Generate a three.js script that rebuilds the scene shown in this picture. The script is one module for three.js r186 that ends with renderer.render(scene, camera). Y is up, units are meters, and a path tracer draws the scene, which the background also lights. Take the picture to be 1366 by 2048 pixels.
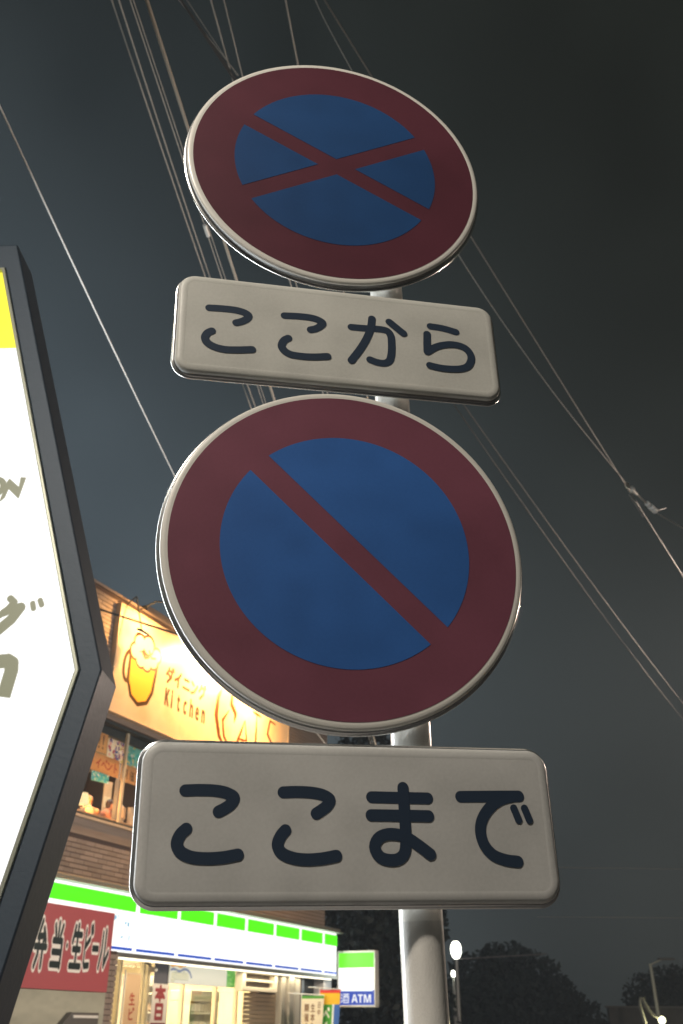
import * as THREE from 'three';
import { mergeGeometries } from 'three/addons/utils/BufferGeometryUtils.js';
import { RoundedBoxGeometry } from 'three/addons/geometries/RoundedBoxGeometry.js';
import { MarchingCubes } from 'three/addons/objects/MarchingCubes.js';
import { RectAreaLightUniformsLib } from 'three/addons/lights/RectAreaLightUniformsLib.js';
RectAreaLightUniformsLib.init();

// ------------------------------------------------------------------ camera, sky, exposure
const scene = new THREE.Scene();
const renderer = new THREE.WebGLRenderer({ antialias: true });
renderer.toneMapping = THREE.LinearToneMapping;
renderer.toneMappingExposure = 1;
renderer.shadowMap.enabled = true;
const R = THREE.MathUtils.degToRad;
const camera = new THREE.PerspectiveCamera(55.872, 683 / 1024, 0.05, 600);
camera.position.set(0, 1.6, 0);
camera.rotation.order = 'YXZ';
camera.rotation.set(R(28.118), 0, R(0.401));
camera.focus = 1.7; camera.userData.fStop = 8.6;     // a phone lens, its aperture 3.9 mm wide
scene.add(camera);

let seed = 20240611;
const rnd = () => { seed = (seed + 0x6d2b79f5) | 0; let t = Math.imul(seed ^ (seed >>> 15), 1 | seed); t = (t + Math.imul(t ^ (t >>> 7), 61 | t)) ^ t; return ((t ^ (t >>> 14)) >>> 0) / 4294967296; };
const rr = (a, b) => a + (b - a) * rnd();
const mix = (a, b, t) => a + (b - a) * t;
const sstep = (a, b, x) => { const t = Math.min(1, Math.max(0, (x - a) / (b - a))); return t * t * (3 - 2 * t); };
// smooth value noise, tiling in x
const lat = new Float32Array(4096).map(() => rnd());
const vn = (x, y, px = 64) => {
  const xi = Math.floor(x), yi = Math.floor(y), fx = x - xi, fy = y - yi;
  const h = (i, j) => lat[((((i % px) + px) % px) * 57 + j * 131 + 7 * ((j * j) & 1023)) & 4095];
  const u = fx * fx * (3 - 2 * fx), v = fy * fy * (3 - 2 * fy);
  return mix(mix(h(xi, yi), h(xi + 1, yi), u), mix(h(xi, yi + 1), h(xi + 1, yi + 1), u), v);
};

// overcast city night: thin cloud lit from below, brighter near the horizon, with lens glare put in on one side
{
  const W = 512, H = 256, d = new Float32Array(W * H * 4);
  for (let j = 0; j < H; j++) for (let i = 0; i < W; i++) {
    const lon = (i / W) * 2 * Math.PI, el = ((j + 0.5) / H - 0.5) * Math.PI;   // first row is the bottom
    const dir = new THREE.Vector3(Math.cos(lon - Math.PI) * Math.cos(el), Math.sin(el), Math.sin(lon - Math.PI) * Math.cos(el));
    const az = Math.atan2(dir.x, -dir.z);                                      // 0 ahead of the camera, + to the right
    const up = Math.max(0, Math.sin(el));
    const low = Math.exp(-up * 2.6);
    const da = Math.atan2(Math.sin(az + 0.5), Math.cos(az + 0.5)), lensGlare = Math.exp(-(da * da) / 0.27 - Math.pow(Math.max(0, el) - 0.12, 2) / 0.34);   // lens glare put into the sky colour as a broad glow
    const n = (vn(i / 20, j / 14 + 3, 25) - 0.5) * 0.34 + (vn(i / 8 + 40, j / 6 + 50, 64) - 0.5) * 0.2;
    const k = 1 + n;
    let r = 0.0112 + 0.0165 * low, g = 0.0132 + 0.0155 * low, b = 0.0112 + 0.0115 * low;
    const t = lensGlare;
    r += 0.088 * t; g += 0.118 * t; b += 0.146 * t;
    const o = (j * W + i) * 4, ground = el < 0 ? 0.6 : 1;
    d[o] = r * k * ground; d[o + 1] = g * k * ground; d[o + 2] = b * k * ground; d[o + 3] = 1;
  }
  const sky = new THREE.DataTexture(d, W, H, THREE.RGBAFormat, THREE.FloatType);
  sky.mapping = THREE.EquirectangularReflectionMapping; sky.magFilter = THREE.LinearFilter; sky.needsUpdate = true;
  scene.background = sky; scene.environment = sky; scene.environmentIntensity = 1;
}
// the moon behind the cloud, all but nothing
const moon = new THREE.DirectionalLight(0xfff1dc, 0.02);
moon.position.set(30, 60, 25); moon.castShadow = true; moon.shadow.radius = 20;
Object.assign(moon.shadow.camera, { left: -40, right: 40, top: 40, bottom: -40, far: 200 });
scene.add(moon);
scene.fog = new THREE.FogExp2(0xc4d6ea, 0.0012);   // thin haze added to stand in for lens glare

// ------------------------------------------------------------------ helpers
const used = new Map();
const numbered = (n) => { const k = used.get(n) || 0; used.set(n, k + 1); return k ? `${n}_${String(k).padStart(3, '0')}` : n; };
function tag(o, label, category, group, kind) {
  if (label) o.userData.label = label;
  if (category) o.userData.category = category;
  if (group) o.userData.group = group;
  if (kind) o.userData.kind = kind;
  return o;
}
function thing(name, label, category, group) {
  const g = new THREE.Group(); g.name = numbered(name); scene.add(g);
  return tag(g, label, category, group);
}
function part(name, geo, m, parent, label) {
  const o = new THREE.Mesh(Array.isArray(geo) ? mergeGeometries(geo.map(plain)) : geo, m);
  o.name = name; o.castShadow = o.receiveShadow = true; parent.add(o);
  if (label) o.userData.label = label;
  return o;
}
function plain(g) {
  let q = g.index ? g.toNonIndexed() : g.clone();
  for (const k of Object.keys(q.attributes)) if (!['position', 'normal', 'uv'].includes(k)) q.deleteAttribute(k);
  if (!q.attributes.uv) q.setAttribute('uv', new THREE.BufferAttribute(new Float32Array(q.attributes.position.count * 2), 2));
  return q;
}
const box = (x, y, z, w, h, d) => new THREE.BoxGeometry(w, h, d).translate(x, y, z);
const rbox = (x, y, z, w, h, d, r = 0.01) => new RoundedBoxGeometry(w, h, d, 2, Math.min(r, w / 2.1, h / 2.1, d / 2.1)).translate(x, y, z);
const span = (x0, x1, y0, y1, z0, z1) => box((x0 + x1) / 2, (y0 + y1) / 2, (z0 + z1) / 2, x1 - x0, y1 - y0, z1 - z0);
const rspan = (x0, x1, y0, y1, z0, z1, r) => rbox((x0 + x1) / 2, (y0 + y1) / 2, (z0 + z1) / 2, x1 - x0, y1 - y0, z1 - z0, r);
function rod(a, b, r0, r1 = r0, n = 10) {
  const A = new THREE.Vector3(...a), B = new THREE.Vector3(...b), d = B.clone().sub(A), g = new THREE.CylinderGeometry(r1, r0, d.length(), n);
  g.applyQuaternion(new THREE.Quaternion().setFromUnitVectors(new THREE.Vector3(0, 1, 0), d.normalize()));
  return g.translate((A.x + B.x) / 2, (A.y + B.y) / 2, (A.z + B.z) / 2);
}
const panel = (x0, x1, y0, y1, z) => new THREE.PlaneGeometry(x1 - x0, y1 - y0).translate((x0 + x1) / 2, (y0 + y1) / 2, z);

// noise maps
function noiseTex(w, h, f, rep = [1, 1]) {
  const d = new Uint8Array(w * h * 4);
  for (let j = 0; j < h; j++) for (let i = 0; i < w; i++) { const v = Math.max(0, Math.min(255, f(i, j) * 255)); d.set([v, v, v, 255], (j * w + i) * 4); }
  const t = new THREE.DataTexture(d, w, h); t.wrapS = t.wrapT = THREE.RepeatWrapping; t.magFilter = THREE.LinearFilter; t.repeat.set(...rep); t.needsUpdate = true; return t;
}
const grain = noiseTex(256, 256, (i, j) => 0.5 + 0.25 * (rnd() - 0.5) + 0.35 * (vn(i / 8, j / 8, 32) - 0.5) + 0.25 * (vn(i / 32, j / 32, 8) - 0.5));
const orange = noiseTex(256, 256, (i, j) => 0.5 + 0.9 * (vn(i / 4, j / 4, 64) - 0.5) + 0.2 * (rnd() - 0.5));
const blotch = noiseTex(256, 256, (i, j) => 0.86 + 0.18 * (vn(i / 64, j / 64, 4) - 0.5) + 0.12 * (vn(i / 16, j / 16, 16) - 0.5) + 0.06 * (rnd() - 0.5));
const brushed = noiseTex(128, 512, (i, j) => 0.8 + 0.14 * (vn(i / 64, j / 5, 2) - 0.5) + 0.16 * (vn(i / 32, j / 14, 4) - 0.5));
const uvxy = (g) => { const p = g.attributes.position, u = g.attributes.uv; for (let i = 0; i < p.count; i++) u.setXY(i, p.getX(i), p.getY(i)); return g; };
const centred = (t, k, k2 = k) => { const c = t.clone(); c.repeat.set(k, k2); c.offset.set(0.5, 0.5); c.needsUpdate = true; return c; };
const clone = (t, x, y) => { const c = t.clone(); c.repeat.set(x, y); c.needsUpdate = true; return c; };
const lin = (r, g, b) => new THREE.Color().setRGB(r, g, b);
const std = (c, rough, o = {}) => new THREE.MeshStandardMaterial({ color: Array.isArray(c) ? lin(...c) : c, roughness: rough, ...o });
const glow = (c, k, o = {}) => new THREE.MeshStandardMaterial({ color: 0x999999, roughness: 0.5, emissive: Array.isArray(c) ? lin(...c) : c, emissiveIntensity: k, ...o });

function canvasTex(w, h, draw) {
  const c = document.createElement('canvas'); c.width = w; c.height = h;
  const x = c.getContext('2d'); draw(x, w, h);
  const t = new THREE.CanvasTexture(c); t.colorSpace = THREE.SRGBColorSpace; t.anisotropy = 8; return t;
}

// strokes of the kana and kanji that stand on the signs, on a 100 x 100 square
const DAKU = [[[76, 4], [83, 17]], [[89, 1], [96, 14]]];
const K = {
  'お': [[[12, 28], [70, 28]], [[38, 6], [38, 85], [20, 86], [14, 72], [40, 55], [75, 52], [88, 68], [78, 88], [58, 92]], [[74, 12], [92, 28]]],
  '弁': [[[45, 5], [25, 38], [75, 34]], [[62, 20], [82, 45]], [[8, 58], [92, 58]], [[35, 46], [34, 75], [18, 98]], [[66, 46], [66, 98]]],
  '当': [[[50, 4], [50, 36]], [[20, 10], [32, 30]], [[80, 10], [68, 30]], [[15, 42], [85, 42], [85, 95]], [[18, 66], [85, 66]], [[12, 92], [85, 92]]],
  '・': [[[49, 50], [51, 50]]],
  '生': [[[28, 8], [14, 40]], [[24, 24], [82, 24]], [[50, 4], [50, 92]], [[22, 56], [78, 56]], [[8, 92], [92, 92]]],
  'ビ': [[[22, 12], [22, 82], [32, 90], [80, 88]], [[72, 30], [22, 50]], ...DAKU],
  'ー': [[[10, 50], [90, 50]]],
  'ル': [[[30, 14], [30, 50], [10, 90]], [[58, 8], [58, 86], [94, 56]]],
  'ダ': [[[38, 6], [30, 25], [10, 50]], [[34, 22], [76, 22], [70, 55], [26, 96]], [[34, 46], [64, 66]], ...DAKU],
  'イ': [[[80, 8], [50, 40], [10, 60]], [[52, 38], [52, 96]]],
  'ニ': [[[22, 25], [78, 25]], [[10, 80], [90, 80]]],
  'ン': [[[15, 18], [38, 32]], [[12, 88], [50, 75], [90, 28]]],
  'グ': [[[38, 6], [28, 30], [8, 52]], [[34, 22], [76, 22], [70, 58], [24, 96]], ...DAKU],
  'ベ': [[[6, 62], [36, 28], [94, 76]], ...DAKU],
  'ト': [[[40, 6], [40, 96]], [[40, 38], [78, 58]]],
  '本': [[[10, 28], [90, 28]], [[50, 5], [50, 95]], [[48, 30], [12, 75]], [[52, 30], [88, 75]], [[30, 72], [70, 72]]],
  '日': [[[22, 8], [22, 94]], [[22, 8], [78, 8], [78, 94]], [[22, 50], [78, 50]], [[22, 92], [78, 92]]],
  '開': [[[12, 8], [12, 95]], [[12, 8], [42, 8], [42, 40], [12, 40]], [[12, 24], [42, 24]], [[58, 8], [88, 8], [88, 95]], [[58, 8], [58, 40], [88, 40]], [[58, 24], [88, 24]], [[28, 55], [72, 55]], [[25, 70], [75, 70]], [[40, 55], [36, 90]], [[60, 55], [60, 92]]],
  '催': [[[22, 5], [8, 40]], [[16, 30], [16, 95]], [[60, 5], [60, 24]], [[36, 10], [36, 26], [86, 26], [86, 10]], [[44, 34], [30, 60]], [[40, 45], [40, 95]], [[40, 46], [88, 46]], [[40, 62], [84, 62]], [[40, 78], [84, 78]], [[40, 94], [92, 94]], [[62, 34], [62, 94]]],
  '中': [[[15, 25], [85, 25], [85, 62], [15, 62], [15, 25]], [[50, 4], [50, 96]]],
  '入': [[[34, 8], [54, 14], [40, 55], [8, 94]], [[52, 30], [66, 66], [94, 92]]],
  '荷': [[[8, 14], [92, 14]], [[32, 4], [32, 24]], [[68, 4], [68, 24]], [[26, 32], [8, 62]], [[18, 50], [18, 96]], [[34, 40], [94, 40]], [[40, 54], [64, 54], [64, 76], [40, 76], [40, 54]], [[80, 40], [80, 92], [68, 90]]],
};
function write(x, text, X, Y, w, h, style, lw, step, vertical) {
  x.strokeStyle = style; x.lineWidth = lw; x.lineCap = x.lineJoin = 'round';
  [...text].forEach((ch, i) => {
    const ox = X + (vertical ? 0 : i * step), oy = Y + (vertical ? i * step : 0);
    for (const s of K[ch] || []) { x.beginPath(); s.forEach(([a, b], k) => x[k ? 'lineTo' : 'moveTo'](ox + a / 100 * w, oy + b / 100 * h)); x.stroke(); }
  });
}

// ------------------------------------------------------------------ ground
const asphalt = std([0.045, 0.045, 0.047], 0.85, { bumpMap: clone(grain, 300, 300), bumpScale: 0.004, map: clone(blotch, 60, 60) });
const paving = std([0.2, 0.19, 0.18], 0.85, { bumpMap: clone(grain, 6, 40), bumpScale: 0.003, map: clone(blotch, 2, 12) });
tag(part('ground', new THREE.PlaneGeometry(500, 500).rotateX(-Math.PI / 2).translate(0, 0, -100), asphalt, scene), null, null, null, 'structure');
tag(part('pavement', rspan(-3.2, 1.1, 0.004, 0.12, -24, 4, 0.02), paving, scene), null, null, null, 'structure');

// ------------------------------------------------------------------ the building frame: u along the facade, v up, w out of the facade
const AZ = R(24.7206), FD = 13.43222;
const U = new THREE.Vector3(Math.sin(AZ), 0, -Math.cos(AZ)), N = new THREE.Vector3(Math.cos(AZ), 0, Math.sin(AZ));
const fpos = (u, v, w) => U.clone().multiplyScalar(u).addScaledVector(N, w - FD).setY(v);
function fplace(o, u, v, w) { o.position.copy(fpos(u, v, w)); o.rotation.y = Math.PI / 2 - AZ; return o; }
const fthing = (name, label, cat, u, v, w, group) => fplace(thing(name, label, cat, group), u, v, w);

const tileMats = [0.92, 1.0, 1.1, 0.84].map((k) => std([0.285 * k, 0.24 * k, 0.205 * k], 0.62, { bumpMap: clone(grain, 1, 1), bumpScale: 0.002 }));
const jointM = std([0.085, 0.06, 0.05], 0.9);
const renderM = std([0.28, 0.235, 0.2], 0.75, { map: clone(blotch, 3, 1) });
const alum = std([0.42, 0.42, 0.4], 0.4, { metalness: 0.6 });
const darkFrame = std([0.06, 0.075, 0.08], 0.45, { metalness: 0.3 });
const cream = std([0.72, 0.63, 0.45], 0.8);
const greyWall = std([0.3, 0.3, 0.3], 0.8);
const steelGrey = std([0.34, 0.35, 0.36], 0.5, { metalness: 0.4 });
const glassM = new THREE.MeshPhysicalMaterial({ color: 0xffffff, transmission: 1, thickness: 0, roughness: 0.02, ior: 1.5 });

const B = fthing('shop_building', 'brown tiled shop building with a lit convenience store below a dining room', 'building', 0, 0, 0);
{
  const face = new THREE.Shape([[8, 0], [29, 0], [29, 10.69], [8, 10.69]].map((p) => new THREE.Vector2(...p)));
  const hole = (a, b, c, d) => face.holes.push(new THREE.Path([[a, c], [a, d], [b, d], [b, c]].map((p) => new THREE.Vector2(...p))));
  hole(16.4, 20.9, 5.56, 7.76); hole(17.8, 25.0, 0.12, 3.6); hole(27.55, 28.75, 0.12, 3.0);
  const wall = new THREE.ExtrudeGeometry(face, { depth: 0.25, bevelEnabled: false }).translate(0, 0, -0.65);
  part('wall', [wall, span(8, 29, 0, 10.5, -11, -10.75), span(8, 8.25, 0, 10.5, -10.75, -0.65), span(28.75, 29, 0, 10.5, -10.75, -0.65)], jointM, B);
  part('roof', [span(8.25, 28.75, 10.2, 10.45, -10.75, -0.65)], greyWall, B);
  part('floor_slab', [span(8.25, 28.75, 4.2, 4.45, -10.75, -0.65), span(8.25, 28.75, 8.05, 8.25, -10.75, -0.65)], cream, B);
  part('coping', rspan(7.95, 29.05, 10.69, 10.76, -0.75, -0.33, 0.015), std([0.24, 0.2, 0.17], 0.6), B);
  part('spandrel', rspan(8, 29, 5.16, 5.5, -0.402, -0.372, 0.008), renderM, B);
  part('window_head', rspan(8, 29, 7.77, 7.96, -0.402, -0.37, 0.008), renderM, B);
  part('flashing', [rspan(12.6, 29.2, 4.16, 4.26, -0.4, 0.06, 0.02), rspan(12.6, 29.25, 4.135, 4.17, -0.4, 0.14, 0.012)], std([0.3, 0.31, 0.26], 0.45, { metalness: 0.5 }), B);
  // tiles: 0.31 x 0.1 m, laid half over; those in view singly, the rest joined
  const tg = [0, 1, 2].map((k) => new RoundedBoxGeometry(0.305, 0.085 - 0.002 * k, 0.016 + 0.003 * k, 1, 0.004));
  const rest = [];
  let count = 0;
  const course = (u0, u1, v0, v1, single) => {
    for (let r = 0, v = v0; v + 0.1 <= v1 + 1e-6; v += 0.1, r++)
      for (let u = u0 - (r % 2) * 0.155; u < u1 - 0.02; u += 0.31) {
        const a = Math.max(u, u0), b = Math.min(u + 0.31, u1); if (b - a < 0.05) continue;
        const g = tg[Math.floor(rnd() * 3)], x = (a + b) / 2, dz = rr(-0.002, 0.002), sx = (b - a - 0.005) / 0.305;
        if (single && count < 300) {
          const o = part('tile', g, tileMats[Math.floor(rnd() * 4)], B); o.position.set(x, v + 0.05, -0.394 + dz); o.scale.x = sx; count++;
        } else rest.push(g.clone().scale(sx, 1, 1).translate(x, v + 0.05, -0.394 + dz));
      }
  };
  course(16.1, 18.8, 4.28, 5.15, true);
  course(15.9, 17.24, 8.2, 10.68, true);
  course(13.0, 16.1, 4.28, 5.15); course(18.8, 29.0, 4.28, 5.15); course(13.0, 15.9, 7.97, 10.68); course(15.9, 17.24, 7.97, 8.18);
  course(25.94, 29.0, 7.97, 10.68); course(21.1, 29.0, 5.52, 7.75); course(13, 16.2, 5.52, 7.75);
  tag(part('tile', rest, tileMats[1], B), null, null, null, 'stuff');
  // first-floor window: frame, mullions, panes, sill
  const wn = part('window', [rspan(16.4, 20.9, 7.7, 7.76, -0.6, -0.42, 0.008), rspan(16.4, 20.9, 5.56, 5.63, -0.6, -0.42, 0.008), rspan(16.4, 16.47, 5.63, 7.7, -0.6, -0.42, 0.008), rspan(20.83, 20.9, 5.63, 7.7, -0.6, -0.42, 0.008)], darkFrame, B);
  for (const [a, b] of [[16.47, 18.4], [18.46, 20.83]]) part('pane', span(a, b, 5.63, 7.7, -0.557, -0.551), glassM, wn);
  part('mullion', rspan(18.4, 18.46, 5.63, 7.7, -0.6, -0.52, 0.008), std([0.5, 0.47, 0.36], 0.5), wn);
  part('inner_post', rspan(18.53, 18.72, 4.45, 8.05, -0.85, -0.72, 0.01), std([0.13, 0.14, 0.15], 0.6), wn);
  part('blind_box', rspan(16.47, 20.83, 7.5, 8.0, -0.8, -0.62, 0.03), darkFrame, wn);
  part('sill', rspan(16.35, 20.95, 5.5, 5.56, -0.62, -0.33, 0.01), std([0.55, 0.45, 0.33], 0.55), wn);
  // the dining room behind it
  part('room_wall', [span(14.5, 22.5, 4.45, 8.05, -5.0, -4.9), span(14.4, 14.5, 4.45, 8.05, -4.9, -0.66), span(22.5, 22.6, 4.45, 8.05, -4.9, -0.66)], std([0.19, 0.15, 0.13], 0.8), B);
  part('counter', rspan(15, 22, 5.68, 5.74, -1.1, -0.68, 0.012), std([0.45, 0.3, 0.18], 0.5), B);
  part('room_fill_strip', rspan(16.7, 20.6, 7.93, 7.99, -1.5, -1.15, 0.01), glow([1, 0.93, 0.8], 2), B);  // unseen strip added to brighten the window papers from behind
  { const l = new THREE.RectAreaLight(0xfff0da, 22, 3.9, 0.35); l.position.set(18.65, 7.91, -1.32); l.rotation.x = -Math.PI / 2; l.castShadow = true; B.add(l); }
  // shop room
  part('shop_wall', [span(17.4, 27.4, 0.12, 4.2, -7.0, -6.9), span(17.3, 17.4, 0.12, 4.2, -6.9, -0.66), span(27.3, 27.4, 0.12, 4.2, -6.9, -0.66)], cream, B);
  part('shop_ceiling', span(17.4, 27.3, 3.3, 3.36, -6.9, -0.66), std([0.8, 0.78, 0.72], 0.8), B);
  part('shop_floor', span(17.4, 27.3, 0.1, 0.14, -6.9, -0.66), std([0.5, 0.48, 0.44], 0.4), B);
  const lightM = glow([1, 0.9, 0.66], 2.2);
  for (const w of [-2.0, -4.2]) {
    part('ceiling_lamp', rspan(18, 26.6, 3.24, 3.3, w - 0.18, w + 0.18, 0.01), lightM, B);
    const l = new THREE.RectAreaLight(0xffe9bd, 60, 8.4, 0.36); l.position.set(22.3, 3.22, w); l.rotation.x = -Math.PI / 2; l.castShadow = true; B.add(l);
  }
  // shop front: mullions and glass set under the fascia
  const sf = part('shopfront', [rspan(17.8, 25, 3.0, 3.1, -0.75, -0.66, 0.01), rspan(17.8, 25, 0.12, 0.3, -0.75, -0.66, 0.01)], alum, B);
  for (const u of [19.2, 20.08, 20.28, 21.75, 23.25, 24.3]) part('mullion', rspan(u, u + 0.07, 0.3, 3.0, -0.75, -0.64, 0.008), u < 21 ? std([0.36, 0.31, 0.2], 0.5) : std([0.6, 0.5, 0.33], 0.5), sf);
  part('pane', [span(17.8, 25, 0.3, 3.0, -0.702, -0.697)], glassM, sf);
  part('pillar', [rspan(25.95, 26.2, 0.12, 2.98, -0.41, -0.2, 0.02), rspan(26.3, 26.6, 0.12, 2.98, -0.41, -0.14, 0.02), rspan(26.8, 27.1, 0.12, 2.98, -0.41, -0.22, 0.02)], std([0.5, 0.46, 0.38], 0.5), B);
  part('side_pillar', [rspan(28.7, 29.25, 0.12, 2.98, -0.7, -0.25, 0.02)], std([0.42, 0.42, 0.45], 0.5), B);
  // tiled pier beside the entrance
  part('pier', span(17.0, 17.74, 0.12, 2.95, -0.4, 0.3), jointM, B);
  const pier = [];
  for (let v = 0.2, r = 0; v < 2.9; v += 0.1, r++) { for (const [a, b] of r % 2 ? [[17.0, 17.3], [17.31, 17.61], [17.62, 17.78]] : [[17.0, 17.15], [17.16, 17.46], [17.47, 17.78]]) pier.push(rspan(a, b, v, v + 0.086, 0.29, 0.312, 0.004)); pier.push(rspan(17.73, 17.76, v, v + 0.086, -0.38, 0.285, 0.004)); }
  tag(part('tile', pier, tileMats[2], B), null, null, null, 'stuff');
  // louvred vent box over a brown roller blind
  const vb = part('vent_box', [rspan(23.8, 23.97, 2.42, 2.92, -0.42, -0.2, 0.015), rspan(25.53, 25.7, 2.42, 2.92, -0.42, -0.2, 0.015), rspan(23.97, 25.53, 2.83, 2.92, -0.42, -0.2, 0.015), rspan(23.97, 25.53, 2.42, 2.52, -0.42, -0.2, 0.015), rspan(23.97, 25.53, 2.65, 2.71, -0.4, -0.24, 0.01)], std([0.85, 0.77, 0.6], 0.6), B);
  part('grille', span(23.97, 25.53, 2.52, 2.83, -0.4, -0.36), std([0.12, 0.1, 0.08], 0.8), vb);
  const bl = []; for (let v = 0.3; v < 2.38; v += 0.1) bl.push(rspan(24.2, 26.2, v, v + 0.09, -0.41, -0.37, 0.012));
  tag(part('slat', bl, std([0.3, 0.23, 0.15], 0.6), B), null, null, null, 'stuff');
  part('dark_glass', span(27.55, 28.7, 0.12, 3.0, -0.6, -0.58), std([0.02, 0.025, 0.03], 0.1), B);
  part('penthouse', rspan(19.5, 24, 10.6, 11.5, -3.2, -1.2, 0.02), std([0.16, 0.15, 0.15], 0.7), B);
}
// dining-room lamps
for (const [u, w, l, on] of [[17.97, -1.25, 'small glowing lamp standing on the counter at the window edge', 1], [20.2, -1.9, 'round pendant lamp over the dining room tables', 1]]) {
  const t = fthing(u < 18 ? 'table_lamp' : 'pendant_lamp', l, 'lamp', u, u < 18 ? 5.86 : 7.25, w);
  if (u < 18) { part('base', new THREE.CylinderGeometry(0.06, 0.08, 0.1, 16).translate(0, 0.05, 0), alum, t); part('lamp_shade', new THREE.CylinderGeometry(0.09, 0.13, 0.26, 20, 1, false).translate(0, 0.3, 0), glow([1, 0.72, 0.3], 1.0), t); part('stem', rod([0, 0.1, 0], [0, 0.2, 0], 0.015), alum, t); }
  else { part('lamp_shade', new THREE.SphereGeometry(0.2, 24, 16), glow([1, 0.8, 0.5], 1.4), t); part('stem', rod([0, 0.2, 0], [0, 1.05, 0], 0.01), darkFrame, t); }
  const p = new THREE.PointLight(u < 18 ? 0xffb469 : 0xffdcb4, u < 18 ? 7 : 150); p.shadow.radius = 5; p.castShadow = true; p.position.set(0, u < 18 ? 0.3 : 0, 0); t.add(p);
}

// ------------------------------------------------------------------ fascia of the convenience store
const WHITE_E = [1, 1.0, 0.97];
{
  const t = fthing('store_fascia', 'long lit store fascia of green panels over white with a blue line', 'shop sign', 12.6, 2.93, 0);
  const L = 29.05 - 12.6, white = glow(WHITE_E, 1.15), green = glow([0.1, 0.98, 0.0], 1.0, { color: lin(0.02, 0.3, 0.01) }), blue = glow([0.015, 0.09, 0.55], 0.85, { color: lin(0.01, 0.04, 0.25) });
  part('light_box', [rspan(0, L, 0.04, 1.21, -0.4, 0, 0.03)], white, t);
  part('bottom_trim', [rspan(-0.02, L + 0.02, -0.05, 0.04, -0.42, 0.015, 0.01)], std([0.3, 0.3, 0.28], 0.4, { metalness: 0.5 }), t);
  const edges = [12.7, 18.64, 18.8, 20.27, 20.42, 21.87, 22.03, 23.41, 23.57, 24.97, 25.13, 26.5, 26.66, 28.02, 28.19, 29.05];
  for (let i = 0; i < edges.length; i += 2) {
    const a = edges[i] - 12.6, b = Math.min(edges[i + 1] - 12.6, L + 0.01);
    part('green_panel', rspan(a, b, 0.85, 1.145, -0.05, 0.02, 0.012), green, t);
    part('blue_line', rspan(a, b, 0.085, 0.14, -0.05, 0.012, 0.004), blue, t);
  }
  part('end_panel', [rspan(L - 0.005, L + 0.015, 0.85, 1.145, -0.38, -0.02, 0.005)], green, t);
  const l = new THREE.RectAreaLight(0xf2fff0, 5, L, 1.15); l.position.set(L / 2, 0.6, 0.06); l.rotation.y = Math.PI; l.castShadow = true; t.add(l);
  part('soffit_lamp', rspan(4.2, L - 0.3, -0.08, -0.05, -0.15, -0.02, 0.008), glow([1, 0.92, 0.72], 2), t);
  const sl = new THREE.RectAreaLight(0xffeec6, 12, L - 4.5, 0.14); sl.position.set(L / 2 + 2, -0.1, -0.08); sl.rotation.x = -Math.PI / 2; sl.castShadow = true; t.add(sl);
  // scraps of the pale lettering that the glare leaves
  const bits = [[17.95, 3.62, 0.1, 0.08, 0.4], [18.06, 3.66, 0.03, 0.07, -0.3], [18.33, 3.54, 0.06, 0.06, 0], [18.43, 3.52, 0.06, 0.09, 0], [18.24, 3.26, 0.1, 0.035, 0.2], [18.5, 3.26, 0.035, 0.11, 0]];
  part('lettering', bits.map(([u, v, a, b, r]) => rbox(0, 0, 0, a, b, 0.008, 0.004).rotateZ(r).translate(u - 12.6, v - 2.93, 0.004)), glow([0.12, 0.5, 0.72], 0.8), t);
}
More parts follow.
